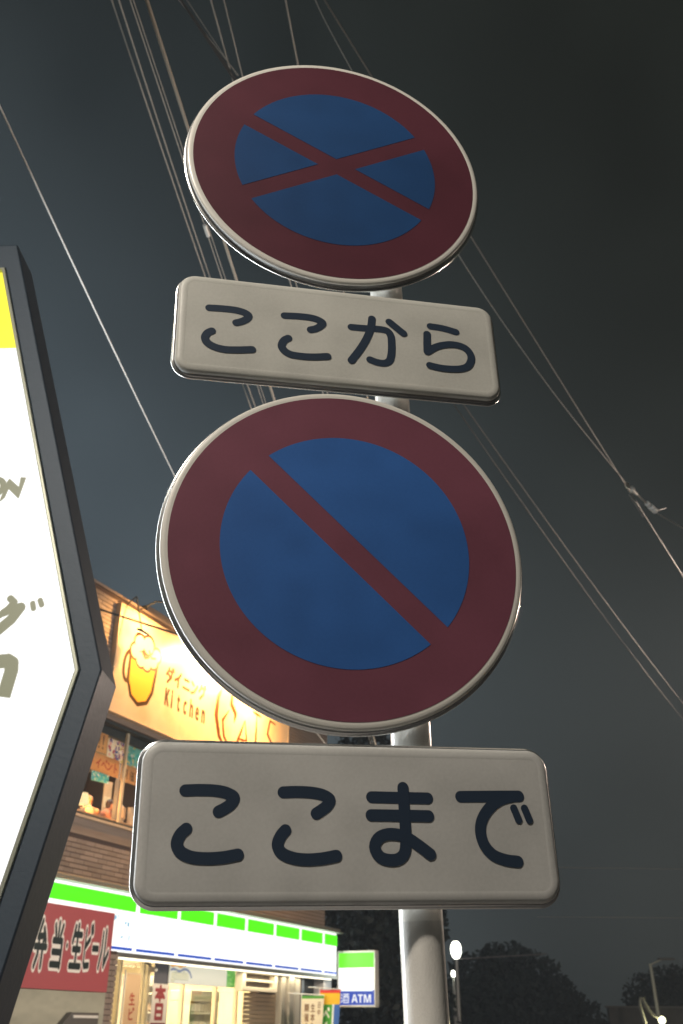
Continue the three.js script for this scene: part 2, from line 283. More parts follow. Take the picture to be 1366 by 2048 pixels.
// projecting store sign at the far corner
{
  const t = fthing('projecting_sign', 'square lit store sign in green, white and blue jutting from the far corner', 'shop sign', 29.5, 2.14, 0.5);
  t.rotation.y = -AZ;
  t.rotation.y = Math.PI / 2 - AZ - Math.PI / 2;                 // its faces look along the street
  const x0 = -0.63, x1 = 0.63;
  part('frame', [rspan(x0, x1, 0, 0.06, -0.14, 0.14, 0.02), rspan(x0, x1, 1.47, 1.53, -0.14, 0.14, 0.02), rspan(x0, x0 + 0.05, 0.06, 1.47, -0.14, 0.14, 0.02), rspan(x1 - 0.05, x1, 0.06, 1.47, -0.14, 0.14, 0.02)], std([0.75, 0.76, 0.72], 0.4), t);
  part('green_panel', span(x0 + 0.05, x1 - 0.05, 1.06, 1.47, -0.11, 0.11), glow([0.16, 0.85, 0.01], 1, { color: lin(0.03, 0.3, 0.01) }), t);
  part('white_panel', span(x0 + 0.05, x1 - 0.05, 0.46, 1.06, -0.112, 0.112), glow(WHITE_E, 1.3), t);
  const tx = canvasTex(512, 180, (x, w, h) => {
    x.fillStyle = '#1746b8'; x.fillRect(0, 0, w, h); x.fillStyle = '#e8f2ff'; x.fillRect(20, 0, w - 40, 16);
    x.strokeStyle = '#ffffff'; x.lineWidth = 11; x.lineCap = 'round';
    const ln = (...p) => { x.beginPath(); p.forEach(([a, b], i) => x[i ? 'lineTo' : 'moveTo'](a, b)); x.stroke(); };
    ln([40, 52], [52, 66]); ln([36, 88], [50, 100]); ln([34, 150], [54, 120]); ln([66, 50], [150, 50]); ln([72, 74], [144, 74], [144, 150], [72, 150], [72, 74]); ln([96, 52], [94, 100]); ln([122, 52], [122, 100]); ln([74, 122], [142, 122]);
    x.fillStyle = '#ffffff'; x.font = 'bold 138px sans-serif'; x.fillText('ATM', 185, 152);
  });
  const bm = new THREE.MeshStandardMaterial({ color: 0x222222, roughness: 0.4, emissive: 0xffffff, emissiveMap: tx, emissiveIntensity: 1 });
  part('blue_panel', panel(x0 + 0.05, x1 - 0.05, 0.06, 0.46, 0.115), bm, t);
  part('bracket', [rspan(x0 - 0.25, x0, 0.3, 0.36, -0.03, 0.03, 0.01), rspan(x0 - 0.25, x0, 1.2, 1.26, -0.03, 0.03, 0.01)], alum, t);
  const l = new THREE.RectAreaLight(0xeafff0, 1.2, 1.15, 1.4); l.position.set(0, 0.77, 0.16); l.rotation.y = Math.PI; l.castShadow = true; t.add(l);
}

// ------------------------------------------------------------------ dining sign on the upper wall, with its lamps
{
  const t = fthing('dining_signboard', 'cream dining signboard with a beer mug, lit by warm lamps on the upper wall', 'signboard', 17.22, 7.93, -0.38);
  const w = 8.7, h = 2.54;
  const tx = canvasTex(2048, 600, (x, W, H) => {
    x.fillStyle = '#d8cab0'; x.fillRect(0, 0, W, H);
    for (let i = 0; i < 260; i++) { x.fillStyle = `rgba(${rnd() < 0.5 ? '120,90,50' : '255,250,230'},0.03)`; x.beginPath(); x.arc(rnd() * W, rnd() * H, 10 + rnd() * 90, 0, 7); x.fill(); }
    x.lineJoin = x.lineCap = 'round';
    const X = (u) => (u - 17.22) / w * W, Y = (v) => (10.47 - v) / h * H;
    const poly = (p, close) => { x.beginPath(); p.forEach(([u, v], i) => x[i ? 'lineTo' : 'moveTo'](X(u), Y(v))); if (close) x.closePath(); };
    const ink = '#38200a';
    // mug: handle, body with beer, froth
    x.strokeStyle = ink; x.lineWidth = 24;
    x.beginPath(); x.ellipse(X(17.75), Y(9.12), 42, 88, 0.1, 0, 7); x.stroke();
    x.fillStyle = '#f3b53a'; poly([[17.78, 9.5], [18.9, 9.55], [18.78, 8.75], [18.6, 8.45], [18.25, 8.32], [17.95, 8.45], [17.78, 8.8]], true); x.fill(); x.stroke();
    x.fillStyle = '#eadcc0'; x.lineWidth = 30;
    x.beginPath();
    for (const [u, v, r] of [[17.95, 9.55, 40], [18.2, 9.42, 42], [18.45, 9.4, 40], [18.7, 9.52, 40], [18.82, 9.7, 38], [18.1, 9.8, 46], [18.45, 9.85, 50]]) { x.moveTo(X(u) + r, Y(v)); x.arc(X(u), Y(v), r, 0, 7); }
    x.stroke(); x.fill();
    x.lineWidth = 14; poly([[18.22, 9.62], [18.35, 9.5], [18.5, 9.56]]); x.stroke(); poly([[18.5, 9.72], [18.62, 9.58], [18.78, 9.62]]); x.stroke();
    // lettering
    write(x, 'ダイニング', X(19.28), Y(9.6), 84, 96, ink, 19, 90);
    x.save(); x.translate(X(19.3), Y(8.62)); x.scale(0.86, 1.5); x.fillStyle = ink; x.font = 'bold 92px sans-serif'; x.strokeStyle = ink; x.lineWidth = 5;
    [...'Kitchen'].forEach((c, i) => { x.fillText(c, i * 78, 0); x.strokeText(c, i * 78, 0); }); x.restore();
    // brush-drawn word
    x.strokeStyle = '#5b3415';
    const brush = (pts, a, b) => { for (let i = 0; i < pts.length - 1; i++) for (let s = 0; s < 1; s += 0.06) { const k = (i + s) / (pts.length - 1); x.lineWidth = mix(a, b, Math.sin(Math.PI * k)); x.beginPath(); x.moveTo(X(mix(pts[i][0], pts[i + 1][0], s)), Y(mix(pts[i][1], pts[i + 1][1], s))); x.lineTo(X(mix(pts[i][0], pts[i + 1][0], s + 0.07)), Y(mix(pts[i][1], pts[i + 1][1], s + 0.07))); x.stroke(); } };
    brush([[22.1, 10.05], [21.8, 9.5], [21.75, 9.0], [21.95, 8.5], [22.3, 8.2]], 10, 44);
    brush([[22.55, 9.95], [22.5, 9.5], [22.75, 9.3], [22.7, 9.05]], 8, 40);
    brush([[22.4, 9.3], [22.1, 8.95], [22.2, 8.55], [22.6, 8.25]], 8, 26);
    brush([[23.3, 9.25], [22.95, 8.6], [22.85, 8.2]], 8, 26); brush([[23.3, 9.25], [23.45, 8.6], [23.4, 8.2]], 8, 22); brush([[22.95, 8.65], [23.4, 8.7]], 8, 16);
    brush([[23.95, 9.55], [23.95, 8.9], [23.9, 8.2]], 8, 24); brush([[23.7, 9.62], [24.2, 9.6]], 8, 22);
    brush([[25.1, 9.6], [24.75, 9.62], [24.62, 9.2], [25.0, 8.9], [25.35, 8.65], [25.1, 8.25], [24.7, 8.3]], 10, 24);
  });
  part('panel', panel(0, w, 0, h, 0.131), std(0xffffff, 0.35, { map: tx }), t);
  part('backing', rspan(0, w, 0, h, 0, 0.128, 0.01), std([0.7, 0.62, 0.48], 0.6), t);
  part('frame', [rspan(-0.03, w + 0.03, -0.04, 0.0, 0, 0.15, 0.01), rspan(-0.03, w + 0.03, h, h + 0.05, 0, 0.15, 0.01), rspan(-0.03, 0, 0, h, 0, 0.15, 0.01), rspan(w, w + 0.03, 0, h, 0, 0.15, 0.01)], std([0.62, 0.52, 0.38], 0.5), t);
}
const warm = 0xffb765;
// [u along the wall, label, intensity, how far the head hangs below the bracket, how far it stands out]
[[17.55, 'first warm floodlight hanging low over the beer mug on the dining signboard', 3.6, -0.75, 0.52], [18.0, 'warm floodlight over the dining signboard, between beer mug and small lettering', 52, 0.04, 1.06], [20.7, 'warm floodlight over the dining signboard, above the small lettering', 125, 0.04, 1.06], [23.3, 'warm floodlight over the dining signboard, above the brush lettering', 185, 0.04, 1.06]].forEach(([u, l, I, y, z]) => {
  const t = fthing('sign_floodlight', l, 'floodlight', u, 10.62, -0.35, 'floodlights over the dining signboard');
  part('arm', [rod([0, 0, 0], [0, 0.16, z * 0.5], 0.018), rod([0, 0.16, z * 0.5], [0, y, z], 0.018)], darkFrame, t);
  const hd = part('housing', rbox(0, 0, 0, 0.26, 0.06, 0.2, 0.015), darkFrame, t); hd.position.set(0, y - 0.04, z + 0.04); hd.rotation.x = 0.5;
  part('lens', rbox(0, -0.033, 0, 0.22, 0.012, 0.16, 0.004), glow([1, 0.72, 0.38], 4), hd);
  const s = new THREE.SpotLight(warm, I, 0, y < 0 ? 1.2 : 1.35, 0.9); s.position.set(0, y - 0.12, z + 0.01); s.target.position.set(y < 0 ? 0.25 : 0, y - (y < 0 ? 0.4 : 1.0), 0.1); s.castShadow = true; s.shadow.radius = 4; t.add(s, s.target);
});

// ------------------------------------------------------------------ dining room window: papers, people, table things
const paperM = (tx) => new THREE.MeshPhysicalMaterial({ color: 0xffffff, roughness: 1, map: tx, transmission: 0.55, thickness: 0 });
function sheet(name, label, cat, u0, u1, v0, v1, w, tx, group, slant = 0) {
  const t = fthing(name, label, cat, (u0 + u1) / 2, v0, w, group);
  part('backing', rbox(0, (v1 - v0) / 2, -0.002, u1 - u0, v1 - v0, 0.003, 0.001), paperWhite, t);
  part('print', panel(-(u1 - u0) / 2, (u1 - u0) / 2, 0, v1 - v0, 0.0016), paperM(tx), t);
  t.rotation.z = slant; return t;
}
const paperWhite = new THREE.MeshPhysicalMaterial({ color: lin(0.85, 0.83, 0.78), roughness: 1, transmission: 0.5, thickness: 0 });
const collage = (bg, cols) => canvasTex(256, 128, (x, W, H) => { x.fillStyle = bg; x.fillRect(0, 0, W, H); for (let i = 0; i < 70; i++) { x.fillStyle = cols[Math.floor(rnd() * cols.length)]; x.save(); x.translate(rnd() * W, rnd() * H); x.rotate(rnd() * 3); x.beginPath(); x.ellipse(0, 0, 4 + rnd() * 18, 3 + rnd() * 9, 0, 0, 7); x.fill(); x.restore(); } });
sheet('paper_notice', 'tan paper strip with two exclamation marks on the dining room window', 'notice', 17.2, 17.76, 7.06, 7.5, -0.6, canvasTex(256, 200, (x) => { x.fillStyle = '#d9b27a'; x.fillRect(0, 0, 256, 200); x.fillStyle = '#5a4a3a'; for (const a of [110, 175]) { x.beginPath(); x.moveTo(a, 20); x.lineTo(a + 24, 20); x.lineTo(a + 18, 120); x.lineTo(a + 6, 120); x.fill(); x.beginPath(); x.arc(a + 12, 152, 12, 0, 7); x.fill(); } }));
sheet('picture_poster', 'crowded many-coloured poster on the dining room window beside the exclamation notice', 'poster', 17.8, 18.55, 6.98, 7.46, -0.61, collage('#f3f0e0', ['#6a5aa0', '#ffffff', '#3f63b0', '#e9a0a8', '#d8d27a', '#8a7fb8', '#c06070']));
sheet('picture_poster', 'turquoise and yellow poster on the dining room window next to the round sign plate', 'poster', 18.57, 19.5, 6.98, 7.46, -0.61, collage('#7fd4d0', ['#3cc4c4', '#e6e69a', '#ffffff', '#58b8d0', '#e8d87a', '#2fb0b0']));
sheet('paper_banner', 'tan paper banner with red kana across the dining room window', 'banner', 17.0, 18.28, 6.62, 7.02, -0.595, canvasTex(512, 160, (x) => { x.fillStyle = '#d6aa72'; x.fillRect(0, 0, 512, 160); write(x, '・イベント', 90, 40, 76, 84, '#a8402a', 14, 82); }));
sheet('paper_banner', 'tan paper strip with black kanji right of the red kana banner', 'banner', 18.36, 19.5, 6.6, 7.0, -0.595, canvasTex(512, 180, (x) => { x.fillStyle = '#d9b07a'; x.fillRect(0, 0, 512, 180); write(x, '開催中', 20, 40, 110, 110, '#2a221c', 10, 128); }));
sheet('small_card', 'turquoise card taped under the red kana banner', 'card', 17.35, 17.98, 6.42, 6.66, -0.605, collage('#58cfe0', ['#3fc0d8', '#aef0d0', '#ffffff', '#2a90b0']), null, 0.06);

// people: joints with radii, smooth union, meshed by marching cubes
function body(bones, res, half, center, k = 0.05) {
  const mc = new MarchingCubes(res, new THREE.MeshBasicMaterial(), false, false, 60000); mc.isolation = 0;
  const P = new THREE.Vector3(), A = new THREE.Vector3(), Bv = new THREE.Vector3(), D = new THREE.Vector3();
  const bs = bones.map(([a, b, r0, r1]) => [new THREE.Vector3(...a), new THREE.Vector3(...b), r0, r1]);
  for (let z = 0; z < res; z++) for (let y = 0; y < res; y++) for (let x = 0; x < res; x++) {
    P.set((x / res - 0.5) * 2 * half + center[0], (y / res - 0.5) * 2 * half + center[1], (z / res - 0.5) * 2 * half + center[2]);
    let d = 1e3;
    for (const [a, b, r0, r1] of bs) { Bv.copy(b).sub(a); D.copy(P).sub(a); const t = Math.min(1, Math.max(0, D.dot(Bv) / (Bv.lengthSq() || 1))); const q = D.addScaledVector(Bv, -t).length() - mix(r0, r1, t); const h = Math.max(k - Math.abs(d - q), 0) / k; d = Math.min(d, q) - h * h * k * 0.25; }
    mc.field[x + y * res + z * res * res] = -d;
  }
  mc.update();
  const n = mc.count, g = new THREE.BufferGeometry();
  const pos = mc.positionArray.slice(0, n * 3), nor = mc.normalArray.slice(0, n * 3);
  for (let i = 0; i < n; i++) for (let c = 0; c < 3; c++) pos[i * 3 + c] = pos[i * 3 + c] * half + center[c];
  g.setAttribute('position', new THREE.BufferAttribute(pos, 3)); g.setAttribute('normal', new THREE.BufferAttribute(nor, 3));
  return g;
}
function person(label, u, w, turn, skin, hairC, shirt, nod) {
  // origin on the stool seat; head about 0.72 above it
  const t = fthing('person', label, 'person', u, 5.55, w); t.rotation.y += turn;
  const sk = std(skin, 0.6);
  const hc = [0, 0.66, 0.09 + nod];
  const hand = (s) => { const o = []; for (let f = 0; f < 4; f++) { const x = s * (0.12 + f * 0.02), l = [0.07, 0.08, 0.075, 0.06][f]; o.push([[x, 0.44, 0.36], [x, 0.445, 0.36 + l * 0.6], 0.009, 0.008], [[x, 0.445, 0.36 + l * 0.6], [x, 0.43, 0.36 + l], 0.008, 0.007]); } o.push([[s * 0.15, 0.445, 0.28], [s * 0.15, 0.445, 0.36], 0.026, 0.03], [[s * 0.12, 0.445, 0.3], [s * 0.08, 0.44, 0.35], 0.011, 0.009]); return o; };
  const trunk = [[[0, 0.05, 0], [0, 0.25, 0.02], 0.15, 0.14], [[0, 0.25, 0.02], [0, 0.42, 0.03], 0.14, 0.13], [[-0.15, 0.45, 0.02], [0.15, 0.45, 0.02], 0.065, 0.065], [[0, 0.46, 0.02], [0, 0.6, 0.06 + nod * 0.6], 0.055, 0.05],
    [[-0.1, 0.02, 0.02], [-0.12, 0.02, 0.44], 0.09, 0.065], [[0.1, 0.02, 0.02], [0.12, 0.02, 0.44], 0.09, 0.065], [[-0.12, 0.02, 0.44], [-0.12, -0.42, 0.42], 0.06, 0.045], [[0.12, 0.02, 0.44], [0.12, -0.42, 0.42], 0.06, 0.045], [[-0.12, -0.44, 0.42], [-0.12, -0.46, 0.56], 0.04, 0.03], [[0.12, -0.44, 0.42], [0.12, -0.46, 0.56], 0.04, 0.03],
    ...[-1, 1].flatMap((s) => [[[s * 0.19, 0.44, 0.02], [s * 0.23, 0.24, 0.1], 0.052, 0.042], [[s * 0.23, 0.24, 0.1], [s * 0.15, 0.42, 0.28], 0.04, 0.028]])];
  const g1 = body(trunk, 84, 0.66, [0, 0.1, 0.2]);
  const head = [[[0, hc[1] + 0.04, hc[2] - 0.02], [0, hc[1] + 0.03, hc[2] + 0.01], 0.088, 0.085], [[0, hc[1] - 0.03, hc[2] + 0.03], [0, hc[1] - 0.075, hc[2] + 0.05], 0.06, 0.034], [[0, hc[1] + 0.015, hc[2] + 0.095], [0, hc[1] - 0.018, hc[2] + 0.108], 0.01, 0.014], [[0, hc[1] - 0.055, hc[2] + 0.085], [0, hc[1] - 0.06, hc[2] + 0.085], 0.014, 0.014], [[-0.09, hc[1], hc[2]], [-0.092, hc[1] - 0.03, hc[2]], 0.014, 0.012], [[0.09, hc[1], hc[2]], [0.092, hc[1] - 0.03, hc[2]], 0.014, 0.012], [[0, hc[1] - 0.05, hc[2] - 0.01], [0, 0.55, 0.05 + nod * 0.6], 0.055, 0.052]];
  const g2 = body(head, 56, 0.17, [0, hc[1] - 0.01, hc[2] + 0.02], 0.025);
  const gh = [-1, 1].map((s) => body(hand(s), 48, 0.11, [s * 0.15, 0.44, 0.36], 0.012));
  part('body', [g1, g2, ...gh], sk, t);
  part('hair', body([[[0, hc[1] + 0.065, hc[2] - 0.03], [0, hc[1] + 0.05, hc[2] - 0.02], 0.092, 0.09], [[-0.05, hc[1] + 0.08, hc[2] + 0.04], [0.05, hc[1] + 0.08, hc[2] + 0.04], 0.04, 0.04], [[0, hc[1] + 0.02, hc[2] - 0.06], [0, hc[1] - 0.06, hc[2] - 0.06], 0.065, 0.05]], 44, 0.2, [0, hc[1] + 0.02, hc[2] - 0.02], 0.03), std(hairC, 0.5), t);
  part('shirt', body([[[0, 0.05, 0], [0, 0.25, 0.02], 0.162, 0.152], [[0, 0.25, 0.02], [0, 0.41, 0.03], 0.152, 0.142], [[-0.15, 0.445, 0.02], [0.15, 0.445, 0.02], 0.075, 0.075], ...[-1, 1].map((s) => [[s * 0.19, 0.44, 0.02], [s * 0.22, 0.3, 0.08], 0.062, 0.055])], 64, 0.36, [0, 0.26, 0.03]), std(shirt, 0.85), t);
  for (const s of [-1, 1]) part('eye', new THREE.SphereGeometry(0.009, 10, 8).translate(s * 0.033, hc[1] + 0.02, hc[2] + 0.083), std([0.03, 0.02, 0.02], 0.2), t);
  return t;
}
person('person in a peach shirt leaning at the dining room window, light hair', 18.45, -1.42, 2.6, [0.55, 0.3, 0.19], [0.34, 0.2, 0.1], [0.6, 0.34, 0.18], 0.06);
person('person with dark brown hair seated at the dining room window looking down', 18.97, -1.4, 1.1, [0.5, 0.26, 0.17], [0.035, 0.02, 0.018], [0.42, 0.2, 0.14], 0.05);
for (const [u, w, l] of [[18.45, -1.42, 'bar stool under the person in the peach shirt'], [18.97, -1.4, 'bar stool under the person with dark brown hair']]) {
  const t = fthing('bar_stool', l, 'stool', u, 4.45, w, 'bar stools at the dining room window');
  part('seat', new THREE.CylinderGeometry(0.18, 0.17, 0.06, 24).translate(0, 0.95, 0), std([0.1, 0.06, 0.04], 0.6), t); part('post', rod([0, 0, 0], [0, 0.93, 0], 0.03), alum, t);
  part('base', new THREE.CylinderGeometry(0.2, 0.22, 0.03, 24).translate(0, 0.015, 0), alum, t); part('footrest', [new THREE.TorusGeometry(0.3, 0.014, 8, 32).rotateX(Math.PI / 2).translate(0, 0.58, 0.2), rod([0, 0.58, 0], [0, 0.58, 0.5], 0.012)], alum, t);
}
{
  const pl = fthing('side_table', 'small wooden table on the dining room floor behind the window', 'table', 19.3, 4.45, -1.78);
  part('tabletop', rspan(-0.4, 0.4, 1.6, 1.65, -0.25, 0.25, 0.01), std([0.3, 0.2, 0.12], 0.5), pl);
  for (const [x, z] of [[-0.36, -0.21], [0.36, -0.21], [-0.36, 0.21], [0.36, 0.21]]) part('leg', rspan(x - 0.02, x + 0.02, 0, 1.6, z - 0.02, z + 0.02, 0.004), std([0.3, 0.2, 0.12], 0.5), pl);
  const a = fthing('paper_roll', 'pale paper roll standing on the window counter behind the plate edge', 'roll', 19.26, 5.74, -0.86);
  part('roll', new THREE.CylinderGeometry(0.075, 0.075, 0.42, 24).translate(0, 0.21, 0), std([0.72, 0.6, 0.42], 0.8), a);
  part('core', new THREE.CylinderGeometry(0.02, 0.02, 0.43, 12).translate(0, 0.216, 0), std([0.2, 0.14, 0.1], 0.8), a);
  const b = fthing('napkin_box', 'tan napkin box tilted on the window counter left of the paper roll', 'box', 18.95, 5.86, -0.88);
  part('stand', rspan(-0.06, 0.06, -0.12, 0.01, -0.05, 0.05, 0.006), alum, b); part('box', rbox(0, 0.13, 0, 0.2, 0.26, 0.14, 0.02), std([0.66, 0.5, 0.32], 0.7), b); part('napkin', rbox(0, 0.27, 0, 0.12, 0.06, 0.02, 0.008), paperWhite, b);
  b.rotation.y += 0.4;
  const c = fthing('menu_card', 'pale folded menu card standing behind the seated people', 'menu', 19.45, 6.1, -1.75);
  part('cover', [rbox(0, 0.4, 0, 0.32, 0.8, 0.012, 0.004)], std([0.62, 0.45, 0.27], 0.8), c); part('print', [rbox(0, 0.3, 0.008, 0.26, 0.25, 0.004, 0.002)], std([0.72, 0.62, 0.4], 0.8), c);
}

// ------------------------------------------------------------------ things in the store front
{
  const b1 = fthing('hanging_banner', 'beige vertical banner with red writing at the left of the store window', 'banner', 19.66, 0.5, -0.6);
  part('cloth', rbox(0, 1.07, 0, 0.54, 2.14, 0.012, 0.004), std([0.62, 0.48, 0.33], 0.85), b1);
  part('print', panel(-0.26, 0.26, 0.02, 2.12, 0.0075), std(0xffffff, 0.85, { map: canvasTex(128, 512, (x) => { x.fillStyle = '#cfae88'; x.fillRect(0, 0, 128, 512); write(x, '生ビール本日', 36, 90, 56, 60, '#a5432c', 8, 72, true); }) }), b1);
  part('pole', rod([-0.3, -0.4, -0.02], [-0.3, 2.2, -0.02], 0.018), std([0.25, 0.26, 0.28], 0.5), b1);
  const b2 = fthing('hanging_banner', 'white and dark red vertical banner with a grey head in the store window', 'banner', 20.76, 0.4, -0.62);
  part('cloth', rbox(0, 1.27, 0, 0.62, 2.54, 0.012, 0.004), std([0.5, 0.48, 0.46], 0.85), b2);
  part('print', panel(-0.3, 0.3, 0.02, 2.52, 0.0075), std(0xffffff, 0.85, { map: canvasTex(128, 512, (x) => { x.fillStyle = '#d7cfc6'; x.fillRect(0, 0, 128, 512); x.fillStyle = '#53535c'; x.fillRect(0, 0, 128, 92); x.fillStyle = '#7a2a30'; x.fillRect(0, 255, 128, 257); write(x, '本日', 16, 100, 96, 66, '#8e2f33', 16, 76, true); write(x, '入荷', 16, 270, 96, 66, '#d7cfc6', 13, 90, true); }) }), b2);
  const ps = fthing('hanging_sign', 'white hanging sign with orange and blue lettering and a green end', 'sign', 22.52, 2.49, -0.58);
  part('board', rbox(0, 0.23, 0, 3.06, 0.46, 0.03, 0.01), std([0.75, 0.75, 0.7], 0.5), ps);
  const ptx = canvasTex(1024, 160, (x) => { x.fillStyle = '#fdf7dc'; x.fillRect(0, 0, 1024, 160); x.fillStyle = '#f0a43c'; for (const [a, b, r] of [[40, 22, 34], [90, 14, 40], [150, 24, 36], [210, 12, 28]]) { x.beginPath(); x.ellipse(a, b, r, 16, 0, 0, 7); x.fill(); } x.strokeStyle = '#6d7fa6'; x.lineWidth = 20; x.beginPath(); x.moveTo(10, 62); x.bezierCurveTo(80, 30, 120, 90, 180, 52); x.bezierCurveTo(240, 34, 300, 60, 320, 110); x.stroke(); x.fillStyle = '#fff6c8'; x.strokeStyle = '#8b9066'; x.lineWidth = 7; x.font = 'bold 92px sans-serif'; x.strokeText('gimin', 24, 130); x.fillText('gimin', 24, 130); x.fillStyle = '#49b53a'; x.fillRect(880, 20, 144, 140); x.fillStyle = '#8fd86a'; for (let i = 0; i < 30; i++) { x.beginPath(); x.arc(890 + rnd() * 130, 30 + rnd() * 125, 4 + rnd() * 9, 0, 7); x.fill(); } });
  part('print', panel(-1.52, 1.52, 0.01, 0.45, 0.0165), new THREE.MeshStandardMaterial({ color: 0x555555, roughness: 0.4, emissive: 0xffffff, emissiveMap: ptx, emissiveIntensity: 0.7 }), ps);
  const cam = fthing('bracket_camera', 'dark bracket with a small white camera under the fascia at the store window', 'camera', 20.1, 2.66, -0.55);
  part('arm', rod([-0.2, 0.28, 0], [0.08, 0.1, 0.06], 0.025), std([0.14, 0.11, 0.08], 0.6), cam); part('body', rbox(0.08, 0.08, 0.06, 0.22, 0.1, 0.1, 0.02).rotateZ(0), std([0.16, 0.13, 0.1], 0.5), cam); part('lens', new THREE.CylinderGeometry(0.03, 0.03, 0.04, 14).rotateX(Math.PI / 2).translate(0.14, 0.07, 0.12), std([0.7, 0.7, 0.66], 0.3), cam);
  [[22.9, 1.5, -2.6, 'grey shelf unit inside the store behind the hanging sign'], [24.3, 1.4, -1.9, 'pale green cooler cabinet inside the store by the door']].forEach(([u, w, z, l], i) => {
    const s = fthing(i ? 'cooler_cabinet' : 'shelf_unit', l, i ? 'cooler' : 'shelf', u, 0.14, z);
    part('carcass', [rspan(-w / 2, w / 2, 0, 0.1, -0.3, 0.3, 0.01), rspan(-w / 2, -w / 2 + 0.04, 0.1, i ? 2.05 : 2.35, -0.3, 0.3, 0.01), rspan(w / 2 - 0.04, w / 2, 0.1, i ? 2.05 : 2.35, -0.3, 0.3, 0.01), rspan(-w / 2 + 0.04, w / 2 - 0.04, 0.1, i ? 2.05 : 2.35, -0.3, -0.26, 0.01)], i ? std([0.5, 0.55, 0.42], 0.5) : std([0.3, 0.28, 0.24], 0.6), s);
    part('head_panel', rspan(-w / 2, w / 2, i ? 2.05 : 2.35, i ? 2.3 : 2.6, -0.32, 0.32, 0.02), i ? std([0.42, 0.46, 0.38], 0.5) : std([0.26, 0.23, 0.2], 0.6), s);
    for (let v = 0.5; v < 2.2; v += 0.42) { part('shelf', rspan(-w / 2 + 0.045, w / 2 - 0.045, v, v + 0.03, -0.255, 0.29, 0.006), i ? std([0.6, 0.65, 0.52], 0.5) : std([0.5, 0.45, 0.36], 0.5), s); }
    const goods = []; for (let v = 0.53; v < 2.0; v += 0.42) for (let x = -w / 2 + 0.12; x < w / 2 - 0.1; x += 0.14) goods.push(rbox(x, v + 0.115, 0.12, 0.09, rr(0.16, 0.22), 0.1, 0.02));
    tag(part('packages', goods, std(i ? [0.6, 0.62, 0.5] : [0.5, 0.34, 0.22], 0.5), s), null, null, null, 'stuff');
  });
}
// two flags on poles past the corner
{
  const flag = (w, h, amp) => { const g = new THREE.PlaneGeometry(w, h, 10, 24), p = g.attributes.position; for (let i = 0; i < p.count; i++) { const x = p.getX(i) / w, y = p.getY(i) / h; p.setZ(i, amp * Math.sin(5 * x + 3 * y) * (0.4 - y)); p.setX(i, p.getX(i) - (0.5 - y) * 0.12 * (x + 0.5)); } g.computeVertexNormals(); return g.translate(w / 2, -h / 2, 0); };
  const mk = (label, u, w0, v, wid, tx, cross) => {
    const t = fthing('flag_banner', label, 'flag', u, 0, w0, 'flags on poles in front of the store'); t.rotation.y = -AZ;
    part('cloth', flag(wid, 1.9, 0.05).translate(0, v - 0.02, 0), std(0xffffff, 0.8, { map: tx, side: THREE.DoubleSide }), t);
    part('pole', [rod([-0.02, 0, -0.02], [-0.02, v + 0.02, -0.02], 0.016)], std([0.7, 0.7, 0.68], 0.4), t);
    part('crossbar', rod([-cross, v + 0.05, -0.02], [wid, v - 0.01, -0.02], 0.014), std([0.7, 0.7, 0.68], 0.4), t);
    part('base', new THREE.CylinderGeometry(0.14, 0.16, 0.12, 16).translate(-0.02, 0.06, -0.02), std([0.3, 0.3, 0.3], 0.7), t);
  };
  mk('white advertising flag with brown writing and a green top edge in front of the store', 25.5, 0.64, 2.36, 0.65, canvasTex(160, 400, (x) => { x.fillStyle = '#e6ddc6'; x.fillRect(0, 0, 160, 400); x.fillStyle = '#4f9a3a'; x.fillRect(0, 0, 160, 14); write(x, '開催中本日', 20, 40, 36, 40, '#7a5a3a', 5, 46, true); write(x, '生本入荷当', 66, 40, 36, 40, '#7a5a3a', 5, 46, true); write(x, '日中', 116, 30, 26, 30, '#8a6a4a', 4, 36, true); }), 0.42);
  mk('green advertising flag with a red and yellow top next to the projecting sign', 25.6, 1.12, 2.5, 0.6, canvasTex(160, 400, (x) => { x.fillStyle = '#4aa83c'; x.fillRect(0, 0, 160, 400); x.fillStyle = '#3f6fc0'; x.fillRect(104, 70, 56, 330); x.fillStyle = '#e8f0f0'; x.fillRect(100, 70, 16, 330); x.fillStyle = '#d8392e'; x.fillRect(0, 0, 160, 16); x.fillStyle = '#f0c02a'; x.fillRect(0, 16, 160, 56); write(x, 'ベル生', 34, 90, 44, 56, '#f2f6ea', 12, 66, true); }), 0.35);
}

